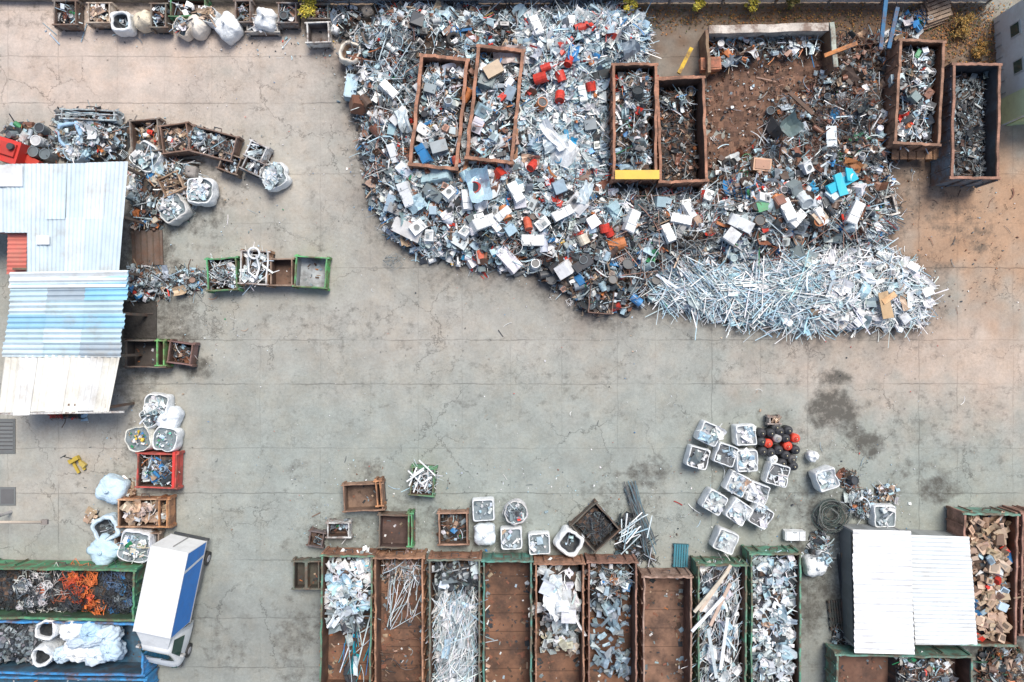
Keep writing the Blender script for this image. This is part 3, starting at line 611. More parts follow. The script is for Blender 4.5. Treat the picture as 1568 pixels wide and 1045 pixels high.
scatter(mb,WP([(1235,380),(1245,506)]+[(1290,503),(1340,500),(1400,500),(1422,468),(1415,430),(1375,402),(1340,376),(1290,366)]),1300,hp,[('prof',30),('strip',55),('sheet',14),('box',2),('plate',2)],[(70,WH),(22,SI),(14,LB),(3,TAN)],.8,.3,.38,yaw=-.2,yj=1.0,edge=.45)
x,y=W(1352,468,.9); box(mb,(x,y,1.1),(.5,1.3,.1),RZ(.3)@RX(.2),(.6,.42,.24),0,.04); box(mb,(x+.15,y+.35,1.18),(.7,.25,.06),RZ(.6),(.65,.4,.2),0,.03)
for px,py in [(1385,487),(1315,492),(1398,410),(1275,448),(1420,448)]:
    x,y=W(px,py,.7); box(mb,(x,y,.75),(.5,.38,.2),RT(U(0,3),.3),WH,0,.03)
mb.obj('aluminium_profile_pile')
def cage(name,cx,cy,w,h,z,rot,col,nb=6):
    x,y=W(cx,cy,z); w*=K(z);h*=K(z); a,b_=w/2,h/2; mb=MB()
    for zz in (.08,z*.5,z):
        C=[(-a,-b_,zz),(a,-b_,zz),(a,b_,zz),(-a,b_,zz)]
        for i in range(4): tube(mb,[C[i],C[(i+1)%4]],.025,col,1,5)
    for i in range(nb+1):
        t=-1+2*i/nb
        for s_ in(-1,1): tube(mb,[(t*a,s_*b_,0),(t*a,s_*b_,z)],.015,col,1,4); tube(mb,[(s_*a,t*b_,0),(s_*a,t*b_,z)],.015,col,1,4)
    box(mb,(0,0,.05),(w,h,.05),I3,shade(col,.6),1)
    scatter(mb,[(-a*.8,-b_*.8),(a*.8,-b_*.8),(a*.8,b_*.8),(-a*.8,b_*.8)],int(w*h*24),lambda X,Y:X*0+z*.45,KM,PM,.55,.4,.2)
    return mb.obj(name,None,(x,y,0),math.radians(rot))
cage('wire_cage_crate',921,458,36,44,.8,-5,(.25,.16,.13))
skip('plastic_crate',1356,317,34,32,.7,15,(.75,.72,.66),(.4,.36,.32),ribs=False,outer=(.7,.68,.62))
mb=MB(); x,y=W(1342,268,.8)
for zz,rr in ((.1,.5),(.45,.56),(.8,.6)): torus(mb,(0,0,zz),rr,.03,I3,(.35,.32,.25),1,22,5)
for i in range(20):
    a=i*pi/10; tube(mb,[(.5*math.cos(a),.5*math.sin(a),.05),(.6*math.cos(a),.6*math.sin(a),.8)],.015,(.3,.27,.22),1,4)
cyl(mb,(0,0,.05),.5,.06,I3,BRN,1,20); scatter(mb,[(-.3,-.3),(.3,-.3),(.3,.3),(-.3,.3)],30,lambda X,Y:X*0+.3,KF,PD,.5,.4,.2)
mb.obj('wire_basket',None,(x,y,0))
mb=MB()
for px,py,e in [(1330,350,.8),(1335,355,.6),(1325,345,.5)]:
    x,y=W(px,py,.5); 
    for _ in range(3): wire(mb,(x,y,.5),e,(.24,.08,.05),.015,34)
mb.obj('wire_coil')

# ================================================================ BOTTOM SKIPS
Lw=1.55
GNR=(.12,.27,.18)
def bs(cx,w,ytop,rail,load,z=Lw,endcol=None,inner=(.19,.10,.062),rot=0,outer=None):
    ln=214; return skip('roll_off_skip',cx,ytop+ln/2,w,ln,z,rot,rail,inner,outer,load,endcol=endcol,rail_w=.075,endribs=False)
bs(530,80,850,GNR,[dict(k=KSH+[('box',10)],p=[(50,WH),(26,(.42,.62,.74)),(20,SI),(3,GR),(3,CY)],lv=.72,n=34,s=.85,reg=(-1,.15,1,1)),dict(k=[('sheet',40),('strip',20)],p=[(40,GR),(20,SI),(20,DK)],lv=.55,n=16,s=1.2,reg=(-1,-.1,.6,.25),base=False),dict(k=[('prof',40),('sheet',12)],p=[(30,(.02,.32,.40)),(20,DK),(26,SI),(20,BLU)],lv=.4,n=8,s=1.1,reg=(-.3,-1,.95,.0),yaw=1.4,yj=.25,base=False)],outer=(.38,.2,.13),rot=-1)
bs(611,76,853,(.46,.25,.15),[dict(k=[('strip',30),('pipe',34),('wire',14),('chunk',15)],p=[(30,(.42,.32,.29)),(30,SI),(20,TAN),(10,GR)],lv=.5,n=50,s=.75,reg=(-1,.6,1,1),bc=[(.22,.15,.12),BRN]),dict(k=[('prof',30),('pipe',20)],p=[(50,SI),(20,WH),(20,(.4,.33,.3)),(10,GR)],lv=.35,n=11,s=1.2,reg=(-.6,.0,.9,.7),yaw=1.3,yj=.25,base=False),dict(k=[('pipe',20),('bit',20)],p=PR,lv=.12,n=6,s=.8,reg=(-.8,-.9,.9,.1),base=False)])
bs(696,80,856,(.17,.21,.17),[dict(k=KSH+[('pipe',10)],p=[(30,DK),(20,GR),(10,(.1,.16,.16)),(14,SI)],lv=.62,n=34,s=.9,reg=(-1,.5,1,1)),dict(k=KP,p=PP,lv=.6,n=52,s=.75,reg=(-1,-1,1,.5),yaw=1.2,yj=.6,bc=[GR,(.3,.35,.38)])],outer=(.38,.2,.13))
bs(777,76,858,(.10,.27,.22),[])
bs(857,76,862,(.41,.22,.14),[dict(k=KSH+[('appl',5)],p=PW,lv=.66,n=11,s=1.15,reg=(-1,.15,1,1)),dict(k=[('box',20),('sheet',30),('chunk',20),('plate',15)],p=[(40,(.42,.46,.47)),(20,CRM),(20,GR),(10,(.25,.2,.18)),(14,WH)],lv=.45,n=24,s=.9,reg=(-.7,-.4,1,.2))])
bs(938,76,860,(.35,.19,.14),[dict(k=KM,p=PM+[(20,GR)],lv=.62,n=44,s=.7,reg=(-1,.4,1,1)),dict(k=[('sheet',30),('plate',50),('box',10)],p=[(40,(.22,.31,.38)),(30,(.3,.42,.49)),(20,GR),(2,ORG)],lv=.3,n=12,s=.9,reg=(-.9,-.75,.9,.4),base=False)])
bs(1022,76,882,(.41,.28,.22),[],inner=(.24,.14,.095))
bs(1106,76,864,GNR,[dict(k=KP+[('sheet',10)],p=PW+[(14,LB),(6,DK),(8,GR)],lv=.6,n=36,s=.8,yaw=1.3,yj=.5)])
bs(1188,78,847,(.12,.32,.22),[dict(k=KSH+[('strip',20),('prof',10)],p=PP+[(16,GR),(8,DK)],lv=.62,n=38,s=.75)])
mb=MB()
x,y=W(858,925,1.5)
for i in range(3): sheet(mb,(x+U(-.2,.1),y+U(-.3,.3),1.45+.12*i),1.3-.2*i,1.1,RZ(.3*i+.05)@RX(.05),WH,.1,n=6)
cyl(mb,(x+.1,y-.1,1.85),.33,.5,RX(.9),WH,0,20,cap=(.6,.62,.62),inset=.05); cyl(mb,(x+.1,y-.1,1.85),.35,.05,RX(.9),SI,0,20)
mb.obj('discarded_boiler')
mb=MB()
for px,py,l,ya,c in [(1095,900,2.6,1.0,(.66,.54,.43)),(1088,905,2.5,.9,CRM),(1102,925,2.2,1.15,(.6,.45,.36)),(1083,940,2.2,.85,WH),(1108,985,2.5,1.45,WH),(1090,1000,2.4,1.75,(.55,.62,.64))]:
    x,y=W(px,py,1.7); box(mb,(x,y,1.72+U(0,.1)),(l,.15,.07),RZ(ya)@RY(-.05),c,0)
mb.obj('timber_plank_bundle')

# ================================================================ LEFT SHED
mb=MB(); rz=2.7
TOPC=[(.57,.67,.73),(.61,.70,.75),(.54,.65,.71)]
roof(mb,[(42,253,rz+.05),(195,250,rz+.05),(181,420,rz),(42,421,rz)],'v',.95,.2,.022,TOPC,2)
roof(mb,[(-90,254,rz+.05),(42,253,rz+.05),(42,356,rz),(-90,357,rz)],'v',.95,.2,.022,TOPC,1)
roof(mb,[(14,358,rz-.3),(41,358,rz-.3),(38,420,rz-.35),(12,420,rz-.35)],'h',.9,.2,.022,[(.62,.18,.14),(.66,.25,.2)],1)
roof(mb,[(20,418,rz+.15),(194,415,rz+.12),(182,547,rz+.05),(8,546,rz+.08)],'h',.62,.24,.045,[(.28,.56,.74),(.36,.60,.76),(.48,.62,.68),(.32,.57,.74),(.58,.70,.76),(.38,.46,.52)],3,.15)
roof(mb,[(22,417,rz+.2),(196,414,rz+.17),(193,440,rz+.17),(20,441,rz+.2)],'h',.7,.3,.05,[(.70,.75,.77)],2,.2)
roof(mb,[(8,545,rz+.02),(183,548,rz+.02),(167,629,rz-.05),(-2,632,rz-.05)],'v',.7,.3,.045,[(.76,.75,.68),(.80,.79,.74),(.74,.69,.57),(.76,.77,.75)],1,.15)
a=W(66,368,rz+.1); box(mb,(a[0],a[1],rz+.12),(.6,.4,.04),I3,(.82,.84,.85),4)
a=W(15,270,rz+.1); box(mb,(a[0],a[1],rz+.13),(1.2,.95,.03),I3,(.74,.78,.81),4)
pts=[(188,255),(181,330),(176,415),(183,480),(176,545),(160,625)]
for (px,py) in pts:
    x,y=W(px,py,rz); beam(mb,(x,y,0),(x,y,rz-.08),.12,(.14,.12,.1))
for (a,b_) in zip(pts[:-1],pts[1:]): beam(mb,P3(*a,rz-.12),P3(*b_,rz-.12),.12,(.16,.13,.1))
for py in (256,340,412,500,620): beam(mb,P3(-60 if py<350 else 20,py,rz-.13),P3(178 if py<600 else 158,py,rz-.13),.1,(.18,.14,.1))
beam(mb,P3(0,634,rz-.1),P3(190,631,rz-.1),.09,(.6,.6,.58))
x0,y0=W(100,256,rz); x1,y1=W(100,625,rz); loft(mb,(x0,y0),(x1,y1),0,rz-.2,.1,(.13,.1,.08),1,12,.01)
x0,y0=W(-60,256,rz); x1,y1=W(100,256,rz); loft(mb,(x0,y0),(x1,y1),0,rz-.2,.1,(.16,.14,.12),1,8,.01)
x0,y0=W(5,625,rz); x1,y1=W(100,625,rz); loft(mb,(x0,y0),(x1,y1),0,rz-.2,.1,(.3,.28,.24),1,8,.01)
a=P3(2,356,2.4);b_=P3(40,356,2.4); beam(mb,a,b_,.14,(.55,.3,.25))
mb.obj('corrugated_shed')
def canopy(name,q,cols,dirn,pitch,amp,z):
    mb=MB(); roof(mb,q,dirn,1.1,pitch,amp,cols,1,.04)
    c=[np.array(P3(a,b_,zz)) for a,b_,zz in q]; ctr=sum(c)/4
    cc=[ctr+(p-ctr)*np.array((.88,.95,1)) for p in c]
    for i in range(4):
        p,r=cc[i],cc[(i+1)%4]; beam(mb,p-np.array((0,0,.1)),r-np.array((0,0,.1)),.09,(.35,.36,.36),3)
        beam(mb,(p[0],p[1],0),(p[0],p[1],p[2]-.1),.1,(.3,.3,.3),3)
        loft(mb,(p[0],p[1]),(r[0],r[1]),.05,p[2]-.5,.05,(.16,.17,.17) if i%2 else (.3,.32,.32),3,8,.005)  # panel colour darkened to stand for shade under the open sides
    return mb.obj(name)
canopy('corrugated_canopy',[(1306,812,1.9),(1394,814,1.9),(1400,1001,1.8),(1309,999,1.8)],[(.80,.82,.84),(.83,.85,.86)],'h',.3,.03,1.9)
canopy('corrugated_canopy',[(1393,820,1.75),(1484,823,1.7),(1496,988,1.65),(1402,987,1.7)],[(.70,.75,.77),(.73,.78,.79)],'h',.2,.016,1.8)
skip('cardboard_container',1516,888,84,204,1.6,-1,(.38,.21,.16),load=[dict(k=[('box',40),('plate',25),('sheet',20),('chunk',10)],p=PC+[(10,(.2,.13,.09)),(6,LB)],lv=.62,n=24,s=1.05)],endcol=(.16,.32,.25),endribs=False)
skip('cardboard_container',1598,880,70,190,1.6,-1,(.38,.21,.16),load=[dict(k=KM,p=PC,lv=.7,n=20,s=1.0)])
skip('roll_off_skip',1384,1062,210,118,1.4,-1,(.14,.30,.24),inner=(.15,.08,.055),load=[dict(k=KM,p=PD+[(14,(.5,.45,.42)),(12,WH)],lv=.75,n=50,s=.65,reg=(-.02,-.9,.75,.98))],endribs=False)
# ================================================================ LEFT BOTTOM CONTAINERS
KW=[('cable',60),('wire',20),('chunk',8)]
skip('cable_container',88,910,238,80,1.5,-1,(.09,.30,.16),inner=(.05,.12,.07),load=[
 dict(k=[('chunk',10),('wire',20)],p=[(30,DK),(30,(.08,.1,.11))],lv=.45,n=20,s=.8),
 dict(k=KW,p=[(50,(.7,.7,.7)),(20,GR),(10,(.6,.2,.12)),(20,DK)],lv=.5,n=20,s=1.1,reg=(-.6,-.8,.0,.8),base=False,zj=.4,mound=.35),
 dict(k=KW,p=[(60,(.85,.22,.06)),(25,(.7,.12,.05)),(15,DK)],lv=.55,n=24,s=1.1,reg=(.08,-.75,.5,.75),base=False,zj=.45,mound=.4),
 dict(k=KW,p=[(30,(.1,.16,.26)),(40,DK),(8,BLU),(10,GR)],lv=.5,n=22,s=1.1,reg=(.5,-.85,.95,.85),base=False,zj=.3)],endribs=False)
skip('bag_container',96,993,250,82,1.5,-1,(.05,.27,.58),inner=(.05,.14,.22),load=[dict(k=[('chunk',40),('bit',30)],p=[(40,GR),(30,DK),(20,(.3,.3,.32))],lv=.6,n=60,s=.8,reg=(-1,-.9,-.35,.9),bc=[DK,GR])],endribs=False)
skip('bag_container',96,1076,254,78,1.4,-1,(.05,.27,.55),inner=(.05,.14,.22),endribs=False)
def pillow(cx,cy,w,h,z,rot,col,name='plastic_sack_heap',zb=.9):
    x,y=W(cx,cy,z); k=K(z); a,b_=w*k/2,h*k/2; mb=MB(); n,m=40,20; V=[]; sd=random.randint(0,38); F=[]
    for i in range(m+1):
        ph=-pi/2+pi*i/m
        for j in range(n):
            t=2*pi*j/n; ct,st=math.cos(t),math.sin(t); e=(abs(ct)**3+abs(st)**3)**(-1/3)
            q=math.cos(ph)**.6 if abs(math.cos(ph))>1e-6 else 0
            f=1+.13*float(nz(np.array(ct*2+sd),np.array(st*2+ph*2),1.3,sd))+.05*math.sin(t*11+ph*5+sd)+.04*math.sin(t*5-ph*9+sd)
            V.append((a*q*ct*e*f,b_*q*st*e*f,zb+(z-zb)*.5+(z-zb)*.5*math.sin(ph)*f))
    for i in range(m):
        for j in range(n): F.append((i*n+j,i*n+(j+1)%n,(i+1)*n+(j+1)%n,(i+1)*n+j))
    mb.add(V,F,col,2,True)
    if z-zb>.2: tube(mb,[(0,0,z-.05),(.04,.03,z+.1),(.12,.02,z+.16)],.035,shade(col,.9),2,6)
    return mb.obj(name,None,(x,y,0),math.radians(rot))
for (cx,cy,w,h,r,c) in [(105,968,36,32,20,WH),(132,972,34,32,-20,(.42,.60,.76)),(158,978,40,30,10,(.55,.68,.79)),(112,1003,46,30,-15,WH),(145,1006,42,32,5,(.62,.72,.80)),(165,1000,30,36,40,(.5,.65,.78)),(90,1008,28,24,15,(.55,.68,.78)),(125,988,50,18,5,(.5,.6,.7))]:
    pillow(cx,cy,w,h,U(1.6,1.85),r,c,zb=.7,name='plastic_sack')
for (cx,cy,sz) in [(70,966,34),(62,1006,34)]: bag(cx,cy,sz,'ring',1.6,None,WH,name='bulk_bag',sq=2.3)

# ================================================================ VAN
def van():
    mb=MB()
    bw,bl,z0,z1=1.74,3.95,.85,2.95; yb=1.25
    WHT=(.82,.84,.84); BL=(.02,.22,.68)
    box(mb,(0,yb,(z0+z1)/2),(bw,bl,z1-z0),I3,WHT,3)
    x=bw/2+.006
    for sx in(1,-1):
        y0,y1=yb-bl/2+.03,yb+bl/2-.03
        mb.add([(sx*x,y0,z0+.05),(sx*x,y1-.75,z0+.05),(sx*x,y1-.95,z1-.02),(sx*x,y0,z1-.02)],[(0,1,2,3)],BL,3)
        mb.add([(sx*x,y1-.6,z0+.05),(sx*x,y1,z0+.05),(sx*x,y1,z1-.02),(sx*x,y1-.8,z1-.02)],[(0,1,2,3)],BL,3)
    for sx in(-1,1):
        box(mb,(sx*(bw/2-.02),yb,z1+.01),(.04,bl+.02,.03),I3,(.7,.72,.73),3); box(mb,(sx*bw/2,yb,z0),(.06,bl+.04,.08),I3,(.4,.4,.4),3)
        box(mb,(sx*.85,yb+.2,.62),(.08,1.5,.3),I3,(.2,.2,.2),6)
    for sy in(-1,1): box(mb,(0,yb+sy*(bl/2-.03),z1+.01),(bw-.1,.04,.03),I3,(.7,.72,.73),3)
    for i in range(1,4): box(mb,(0,yb-bl/2+bl*i/4,z1+.008),(bw-.1,.02,.012),I3,(.74,.76,.76),3)
    box(mb,(0,yb+bl/2+.03,z0+.9),(.03,.04,1.7),I3,(.3,.3,.3),3)
    box(mb,(.0,yb-.3,.68),(.8,bl+.4,.2),I3,DK,6)
    box(mb,(0,yb+bl/2-.02,.5),(1.7,.1,.14),I3,DK,6)
    f0=yb-bl/2-.08
    st=[(0,.88,2.2,1.25),(-.25,.90,2.28,1.25),(-.85,.88,2.25,1.25),(-1.05,.86,2.12,1.25),(-1.62,.86,1.45,1.2),(-1.85,.84,1.25,1.08),(-2.1,.76,1.08,.9),(-2.2,.66,.85,.7)]
    V=[];m=12
    for (dy,hw,zt,zm) in st:
        y=f0+dy; r=.78 if zt>1.5 else .9
        sec=[(-hw,.38),(-hw-.03,.65),(-hw,zm),(-hw*(r+.03),zt-.16),(-hw*r*.9,zt-.03),(-hw*.35,zt),(hw*.35,zt),(hw*r*.9,zt-.03),(hw*(r+.03),zt-.16),(hw,zm),(hw+.03,.65),(hw,.38)]
        V+=[(a,y,z) for a,z in sec]
    F=[]
    n=len(st)
    for i in range(n-1):
        for j in range(m-1): F.append((i*m+j,i*m+j+1,(i+1)*m+j+1,(i+1)*m+j))
    F.append(tuple(range(m))); F.append(tuple((n-1)*m+j for j in range(m-1,-1,-1)))
    mb.add(V,F,WHT,3,True)
    def quad(a,b_,c,d,mat,col=(.03,.04,.04)): mb.add([a,b_,c,d],[(0,1,2,3)],col,mat)
    ys0,ys1=f0-1.08,f0-1.60
    quad((-.66,ys0,2.115),(.66,ys0,2.115),(.76,ys1,1.50),(-.76,ys1,1.50),9)
    for sx in(-1,1):
        quad((sx*.735,f0-.35,2.08),(sx*.725,f0-1.0,2.02),(sx*.905,f0-1.4,1.32),(sx*.925,f0-.35,1.32),9)
        box(mb,(sx*1.06,f0-1.25,1.45),(.16,.08,.26),I3,(.5,.5,.5),3); beam(mb,(sx*.9,f0-1.2,1.4),(sx*1.05,f0-1.22,1.42),.03,DK,6)
        box(mb,(sx*.6,f0-2.13,.86),(.26,.1,.16),RZ(sx*.25),(.75,.78,.8),9)
        for wy in (f0-1.5,yb+1.0):
            cyl(mb,(sx*.84,wy,.34),.34,.24,RY(pi/2),(.03,.03,.03),6,20); cyl(mb,(sx*.97,wy,.34),.18,.02,RY(pi/2),(.4,.4,.42),3,12)
    box(mb,(0,f0-2.2,.5),(1.6,.14,.24),I3,(.12,.12,.12),6); box(mb,(0,f0-2.19,.78),(.7,.06,.14),I3,DK,6)
    beam(mb,(-.6,f0-1.66,1.47),(.05,f0-1.58,1.53),.025,DK,6); beam(mb,(.1,f0-1.66,1.47),(.66,f0-1.58,1.53),.025,DK,6)
    V=[(-.75,f0-.05,2.28),(.75,f0-.05,2.28),(.6,f0-.75,2.27),(-.6,f0-.75,2.27),(-.8,f0-.02,2.75),(.8,f0-.02,2.75)]
    mb.add(V,[(0,3,2,1),(4,5,2,3),(0,4,3),(1,2,5),(0,1,5,4)],WHT,3)
    x,y=W(246,907,2.95); rot=math.radians(-11.8); c,s=math.cos(rot),math.sin(rot)
    mb.obj('box_truck',None,(x-(-s*yb),y-(c*yb),0),rot)
van()

# ================================================================ TOP RIGHT BUILDING
mb=MB(); p0=np.array(W(1520,30)); p1=np.array(W(1534,192)); d=(p1-p0); L0=np.linalg.norm(d); d/=L0; nn=np.array([-d[1],d[0]])
if nn[0]<0: nn=-nn
ya=math.atan2(d[1],d[0]); hb_=2.6; D=9.0
ctr=(p0+p1)/2+nn*D/2
box(mb,(ctr[0],ctr[1],hb_/2),(L0,D,hb_),RZ(ya),(.72,.74,.72),4)
box(mb,(ctr[0],ctr[1],hb_+.06),(L0+.4,D+.4,.12),RZ(ya),(.6,.6,.58),4)
for t in (.22,.55): 
    q=p0+d*L0*t-nn*.02; box(mb,(q[0],q[1],1.6),(.65,.06,.7),RZ(ya),(.5,.52,.5),3); q=q-nn*.03; box(mb,(q[0],q[1],1.6),(.53,.03,.58),RZ(ya),(.05,.07,.08),9)
q=p0+d*L0*.88-nn*.03; box(mb,(q[0],q[1],1.2),(1.2,.07,2.35),RZ(ya),(.68,.76,.45),3)
q=p1+d*.03+nn*1.0; box(mb,(q[0],q[1],1.1),(.06,1.6,2.2),RZ(ya),(.55,.66,.35),3)
for i in range(9):
    q=p0+d*L0*(i+.5)/9-nn*.03; box(mb,(q[0],q[1],.28),(.04,.03,.5),RZ(ya),(.43,.45,.45),4)
mb.obj('site_office_building')
mb=MB(); x0,y0=W(455,7); x1,y1=W(1510,4)
n=int((x1-x0)/.12)*1; V=[]
for i in range(n+1):
    t=i/n; yy=y0+(y1-y0)*t+.02*((i%4)//2)
    for z in (0.05,1.0,2.0): V.append((x0+(x1-x0)*t,yy,z))
grid(mb,V,n+1,3,[shade((.78,.80,.79),.92+.1*((i//19)%3)) for i in range(n) for _ in range(2)],4)
for i in range(14):
    t=i/13; box(mb,(x0+(x1-x0)*t,y0+(y1-y0)*t-.06,1.02),(.08,.07,2.04),I3,(.3,.3,.28),1)
for z in(.5,1.6): beam(mb,(x0,y0-.03,z),(x1,y1-.03,z),.04,(.3,.3,.28))
mb.obj('corrugated_fence')
mb=MB(); x0,y0=W(-200,2); x1,y1=W(455,6); loft(mb,(x0,y0+.15),(x1,y1+.15),0,.5,.3,(.33,.3,.26),5,30,.01); mb.obj('boundary_kerb')
def bush(px,py,r,col,name='flowering_bush',n=900,h=1.0):
    mb=MB(); x,y=W(px,py,h*.6)
    cl=[(U(-.6,.6)*r,U(-.6,.6)*r,h*U(.4,1),U(.25,.5)*r) for _ in range(9)]
    for c in cl[:7]: tube(mb,[(0,0,0),(c[0]*.4,c[1]*.4,c[2]*.5),(c[0],c[1],c[2])],.02,BRN,1,4)
    for _ in range(n):
        c=random.choice(cl); v=rng.normal(size=3); v/=np.linalg.norm(v); q=c[3]*U(.3,1.05)
        P=np.array((c[0],c[1],c[2]))+v*q; R=RT(U(0,6),U(-1,1)); s_=U(.03,.07)
        mb.add(np.array([(-s_,0,0),(0,-s_*.5,0),(s_,0,0),(0,s_*.5,0)])@R.T+P,[(0,1,2,3)],shade(random.choice(col),U(.6,1.3)),7)
    mb.obj(name,None,(x,y,0))
YC=[(.75,.58,.05),(.65,.5,.05),(.4,.4,.06),(.7,.6,.1)]
bush(470,12,.6,YC); bush(965,10,.5,YC); bush(1066,7,.45,YC); bush(1150,8,.35,YC,n=400); bush(1215,6,.4,[(.2,.2,.06),(.3,.22,.06)],n=500); bush(1475,40,.7,[(.35,.2,.05),(.22,.16,.05),(.45,.25,.05)],n=700,h=.7); bush(1500,75,.5,[(.35,.2,.05),(.22,.16,.05),(.5,.25,.05)],n=500,h=.6)
mb=MB()
for cx,cy,rx,ry,n in [(1485,55,52,50,1500),(1200,28,330,20,2200),(860,14,160,10,500),(1450,45,36,34,400),(1510,120,16,60,300)]:
    for _ in range(n):
        px,py=random.gauss(cx,rx*.6),random.gauss(cy,ry*.6)
        if abs(px-cx)>rx*1.3: continue
        x,y=W(px,py); R=RT(U(0,6),U(-.5,.5)); s_=U(.03,.07)
        mb.add(np.array([(-s_,0,0),(0,-s_*.6,.01),(s_,0,0),(0,s_*.6,.01)])@R.T+np.array((x,y,U(.03,.1))),[(0,1,2,3)],shade(random.choice([(.5,.2,.05),(.5,.26,.06),(.25,.12,.05),(.12,.13,.04),(.3,.16,.08),(.15,.09,.05)]),U(.5,1.1)),7)
mb.obj('fallen_leaves')

# ================================================================ SMALL STUFF: crates and bags
CG=(.09,.30,.15)
def crate(cx,cy,w,h,rot=0,z=.75,rail=(.25,.15,.1),inner=None,outer=None,load=None,name='metal_crate',rw=.06,base=0):
    return skip(name,cx,cy,w,h,z,rot,rail,inner or (.14,.085,.06),outer,load,ribs=False,rail_w=rw,base=base)
SC=lambda p=PM,lv=.7,n=50,s=.55,k=KM,**q:[dict(dict(k=k,p=p,lv=lv,n=n,s=s,mound=.25),**q)]
crate(100,20,36,40,0,rail=(.2,.18,.16),load=SC(PD)); crate(152,20,36,34,0,rail=(.55,.47,.38),load=SC(PC+[(60,WH)],k=KSH))
bag(184,32,34,'ring'); bag(215,28,32,'closed',tint=(.70,.62,.48)); crate(243,24,26,40,0,rail=(.2,.18,.15),load=SC(PM)); 
crate(288,12,56,30,0,rail=CG,load=SC(PM+[(30,WH)])); bag(278,40,28,'full',tint=(.76,.68,.58),pal=PM); bag(298,38,34,'closed',tint=(.74,.68,.6)); bag(318,22,26,'full',pal=PC)
bag(345,38,44,'closed',.9); crate(372,18,26,36,0,rail=(.25,.22,.2),load=SC(PD)); crate(402,36,50,30,0,.5,rail=(.5,.48,.44),load=SC(PW,k=KSH)); bag(405,27,36,'closed',.95); crate(440,20,30,34,0,rail=(.25,.25,.25),load=SC(PD))
crate(487,50,36,34,2,.8,rail=(.74,.74,.71),inner=(.2,.18,.17),outer=(.7,.7,.66),name='plastic_crate'); crate(488,18,32,26,0,rail=(.14,.16,.15),load=SC(PD)); bag(536,79,36,'ring',.9,tint=(.76,.7,.6),inside=(.3,.2,.13)); bag(512,44,14,'closed',.5); bag(562,16,20,'closed',.6,tint=(.3,.26,.22))
def heap(name,poly,hm,n,k,pal,s,res=.22,bc=None):
    pw=WP(poly)
    def hf(X,Y):
        d=sdist(pw,X,Y); return np.maximum(0,hm*(1-np.exp(-np.maximum(d,0)/.5))*(1+.25*nz(X,Y,1,6)))
    mb=MB(); basemesh(mb,pw,hf,res,bc or [DK,BRN,(.07,.06,.05)]); scatter(mb,pw,n,hf,k,pal,s,.4,.2,edge=.25); return mb.obj(name)
heap('scrap_heap',[(90,170),(170,170),(200,200),(195,248),(100,248),(86,205)],.7,420,KM,PM+[(30,SI)],.65)
bag(106,205,40,'ring',.9,tint=(.35,.55,.76)); bag(112,232,30,'full',.8,tint=(.4,.58,.74),pal=PW)
crate(135,176,84,18,-2,.9,rail=(.5,.6,.63),load=[dict(k=[('prof',1)],p=PP,lv=.9,n=50,s=.6,yaw=0,yj=.08)])
crate(222,208,46,52,5,.9,rail=(.24,.21,.18),load=SC(PC+PD,lv=.4)); bag(222,240,46,'full',.9,pal=PD+[(30,WH)]); crate(268,212,44,46,8,.9,rail=(.26,.17,.13),load=SC(PC+PD)); crate(325,220,72,42,-15,.9,rail=(.24,.17,.14),load=SC(PD+[(30,(.5,.5,.48))],n=70)); bag(302,208,26,'full',.8,pal=PG)
crate(352,250,32,30,-20,.8,rail=(.24,.19,.15),load=SC(PD)); crate(392,232,30,28,-25,.9,rail=(.64,.65,.65),load=SC(PW)); crate(388,255,34,24,-25,.9,rail=(.4,.42,.42),load=SC(PP)); bag(418,269,42,'full',.8,pal=PW,ks=[('sheet',4),('strip',2)]); 
heap('scrap_heap',[(205,250),(300,245),(312,300),(290,325),(240,345),(205,335)],.6,420,KM,PD+[(20,WH),(10,CRM)],.65)
crate(262,282,34,32,25,.9,rail=(.44,.31,.21),inner=(.35,.24,.16),load=SC(PC)); bag(305,292,44,'full',.9,pal=PW,ks=[('sheet',4),('plate',2)]); bag(262,318,46,'full',.8,tint=(.62,.62,.6),pal=PW); bag(290,262,22,'closed',.6,tint=(.3,.28,.26))
heap('scrap_heap',[(10,195),(60,190),(80,215),(90,240),(20,250)],.5,160,KM+[('drum',16)],PD,.75)
mb=MB()
x,y=W(14,232,1.0); 
box(mb,(x,y,.7),(1.3,1.1,1.2),RZ(-.3),(.6,.04,.03),3); box(mb,(x+.1,y+.05,1.35),(.9,.6,.15),RZ(-.3),(.5,.04,.03),3); box(mb,(x+.75,y-.35,.5),(.9,.4,.35),RZ(-.5),(.5,.05,.03),3)
tube(mb,[(x-.2,y+.2,1.4),(x-.2,y+.2,1.9)],.06,DK,3,8); cyl(mb,(x+.4,y+.1,1.5),.16,.2,I3,DK,6,12); box(mb,(x+1.15,y-.7,.55),(.3,.3,.5),RZ(.3),(.6,.6,.6),3)
mb.obj('baling_press')
for px,py in [(50,232),(68,236),(54,215)]:
    mb=MB(); x,y=W(px,py,.8); drum(mb,(0,0,.4),I3,.26,.8,random.choice([WH,GR,BRN])); mb.obj('steel_drum',None,(x,y,0))
heap('scrap_heap',[(200,410),(232,408),(262,425),(262,455),(205,462)],.6,220,KM,PD+[(20,SI)],.6); heap('scrap_heap',[(262,420),(300,412),(316,425),(314,448),(268,450)],.4,140,KM,PM,.55)
crate(340,420,48,52,3,.85,rail=(.10,.36,.16),load=SC(PM+[(30,SI)],n=65)); crate(389,410,44,54,-3,.95,rail=(.70,.70,.68),outer=(.6,.38,.24),load=SC(PW,k=KP+[('sheet',20)],n=40,s=.6)); crate(431,417,36,44,0,.85,rail=(.32,.23,.17)); crate(476,417,50,50,-4,.85,rail=(.14,.42,.18),inner=(.38,.41,.42),outer=(.12,.5,.14))
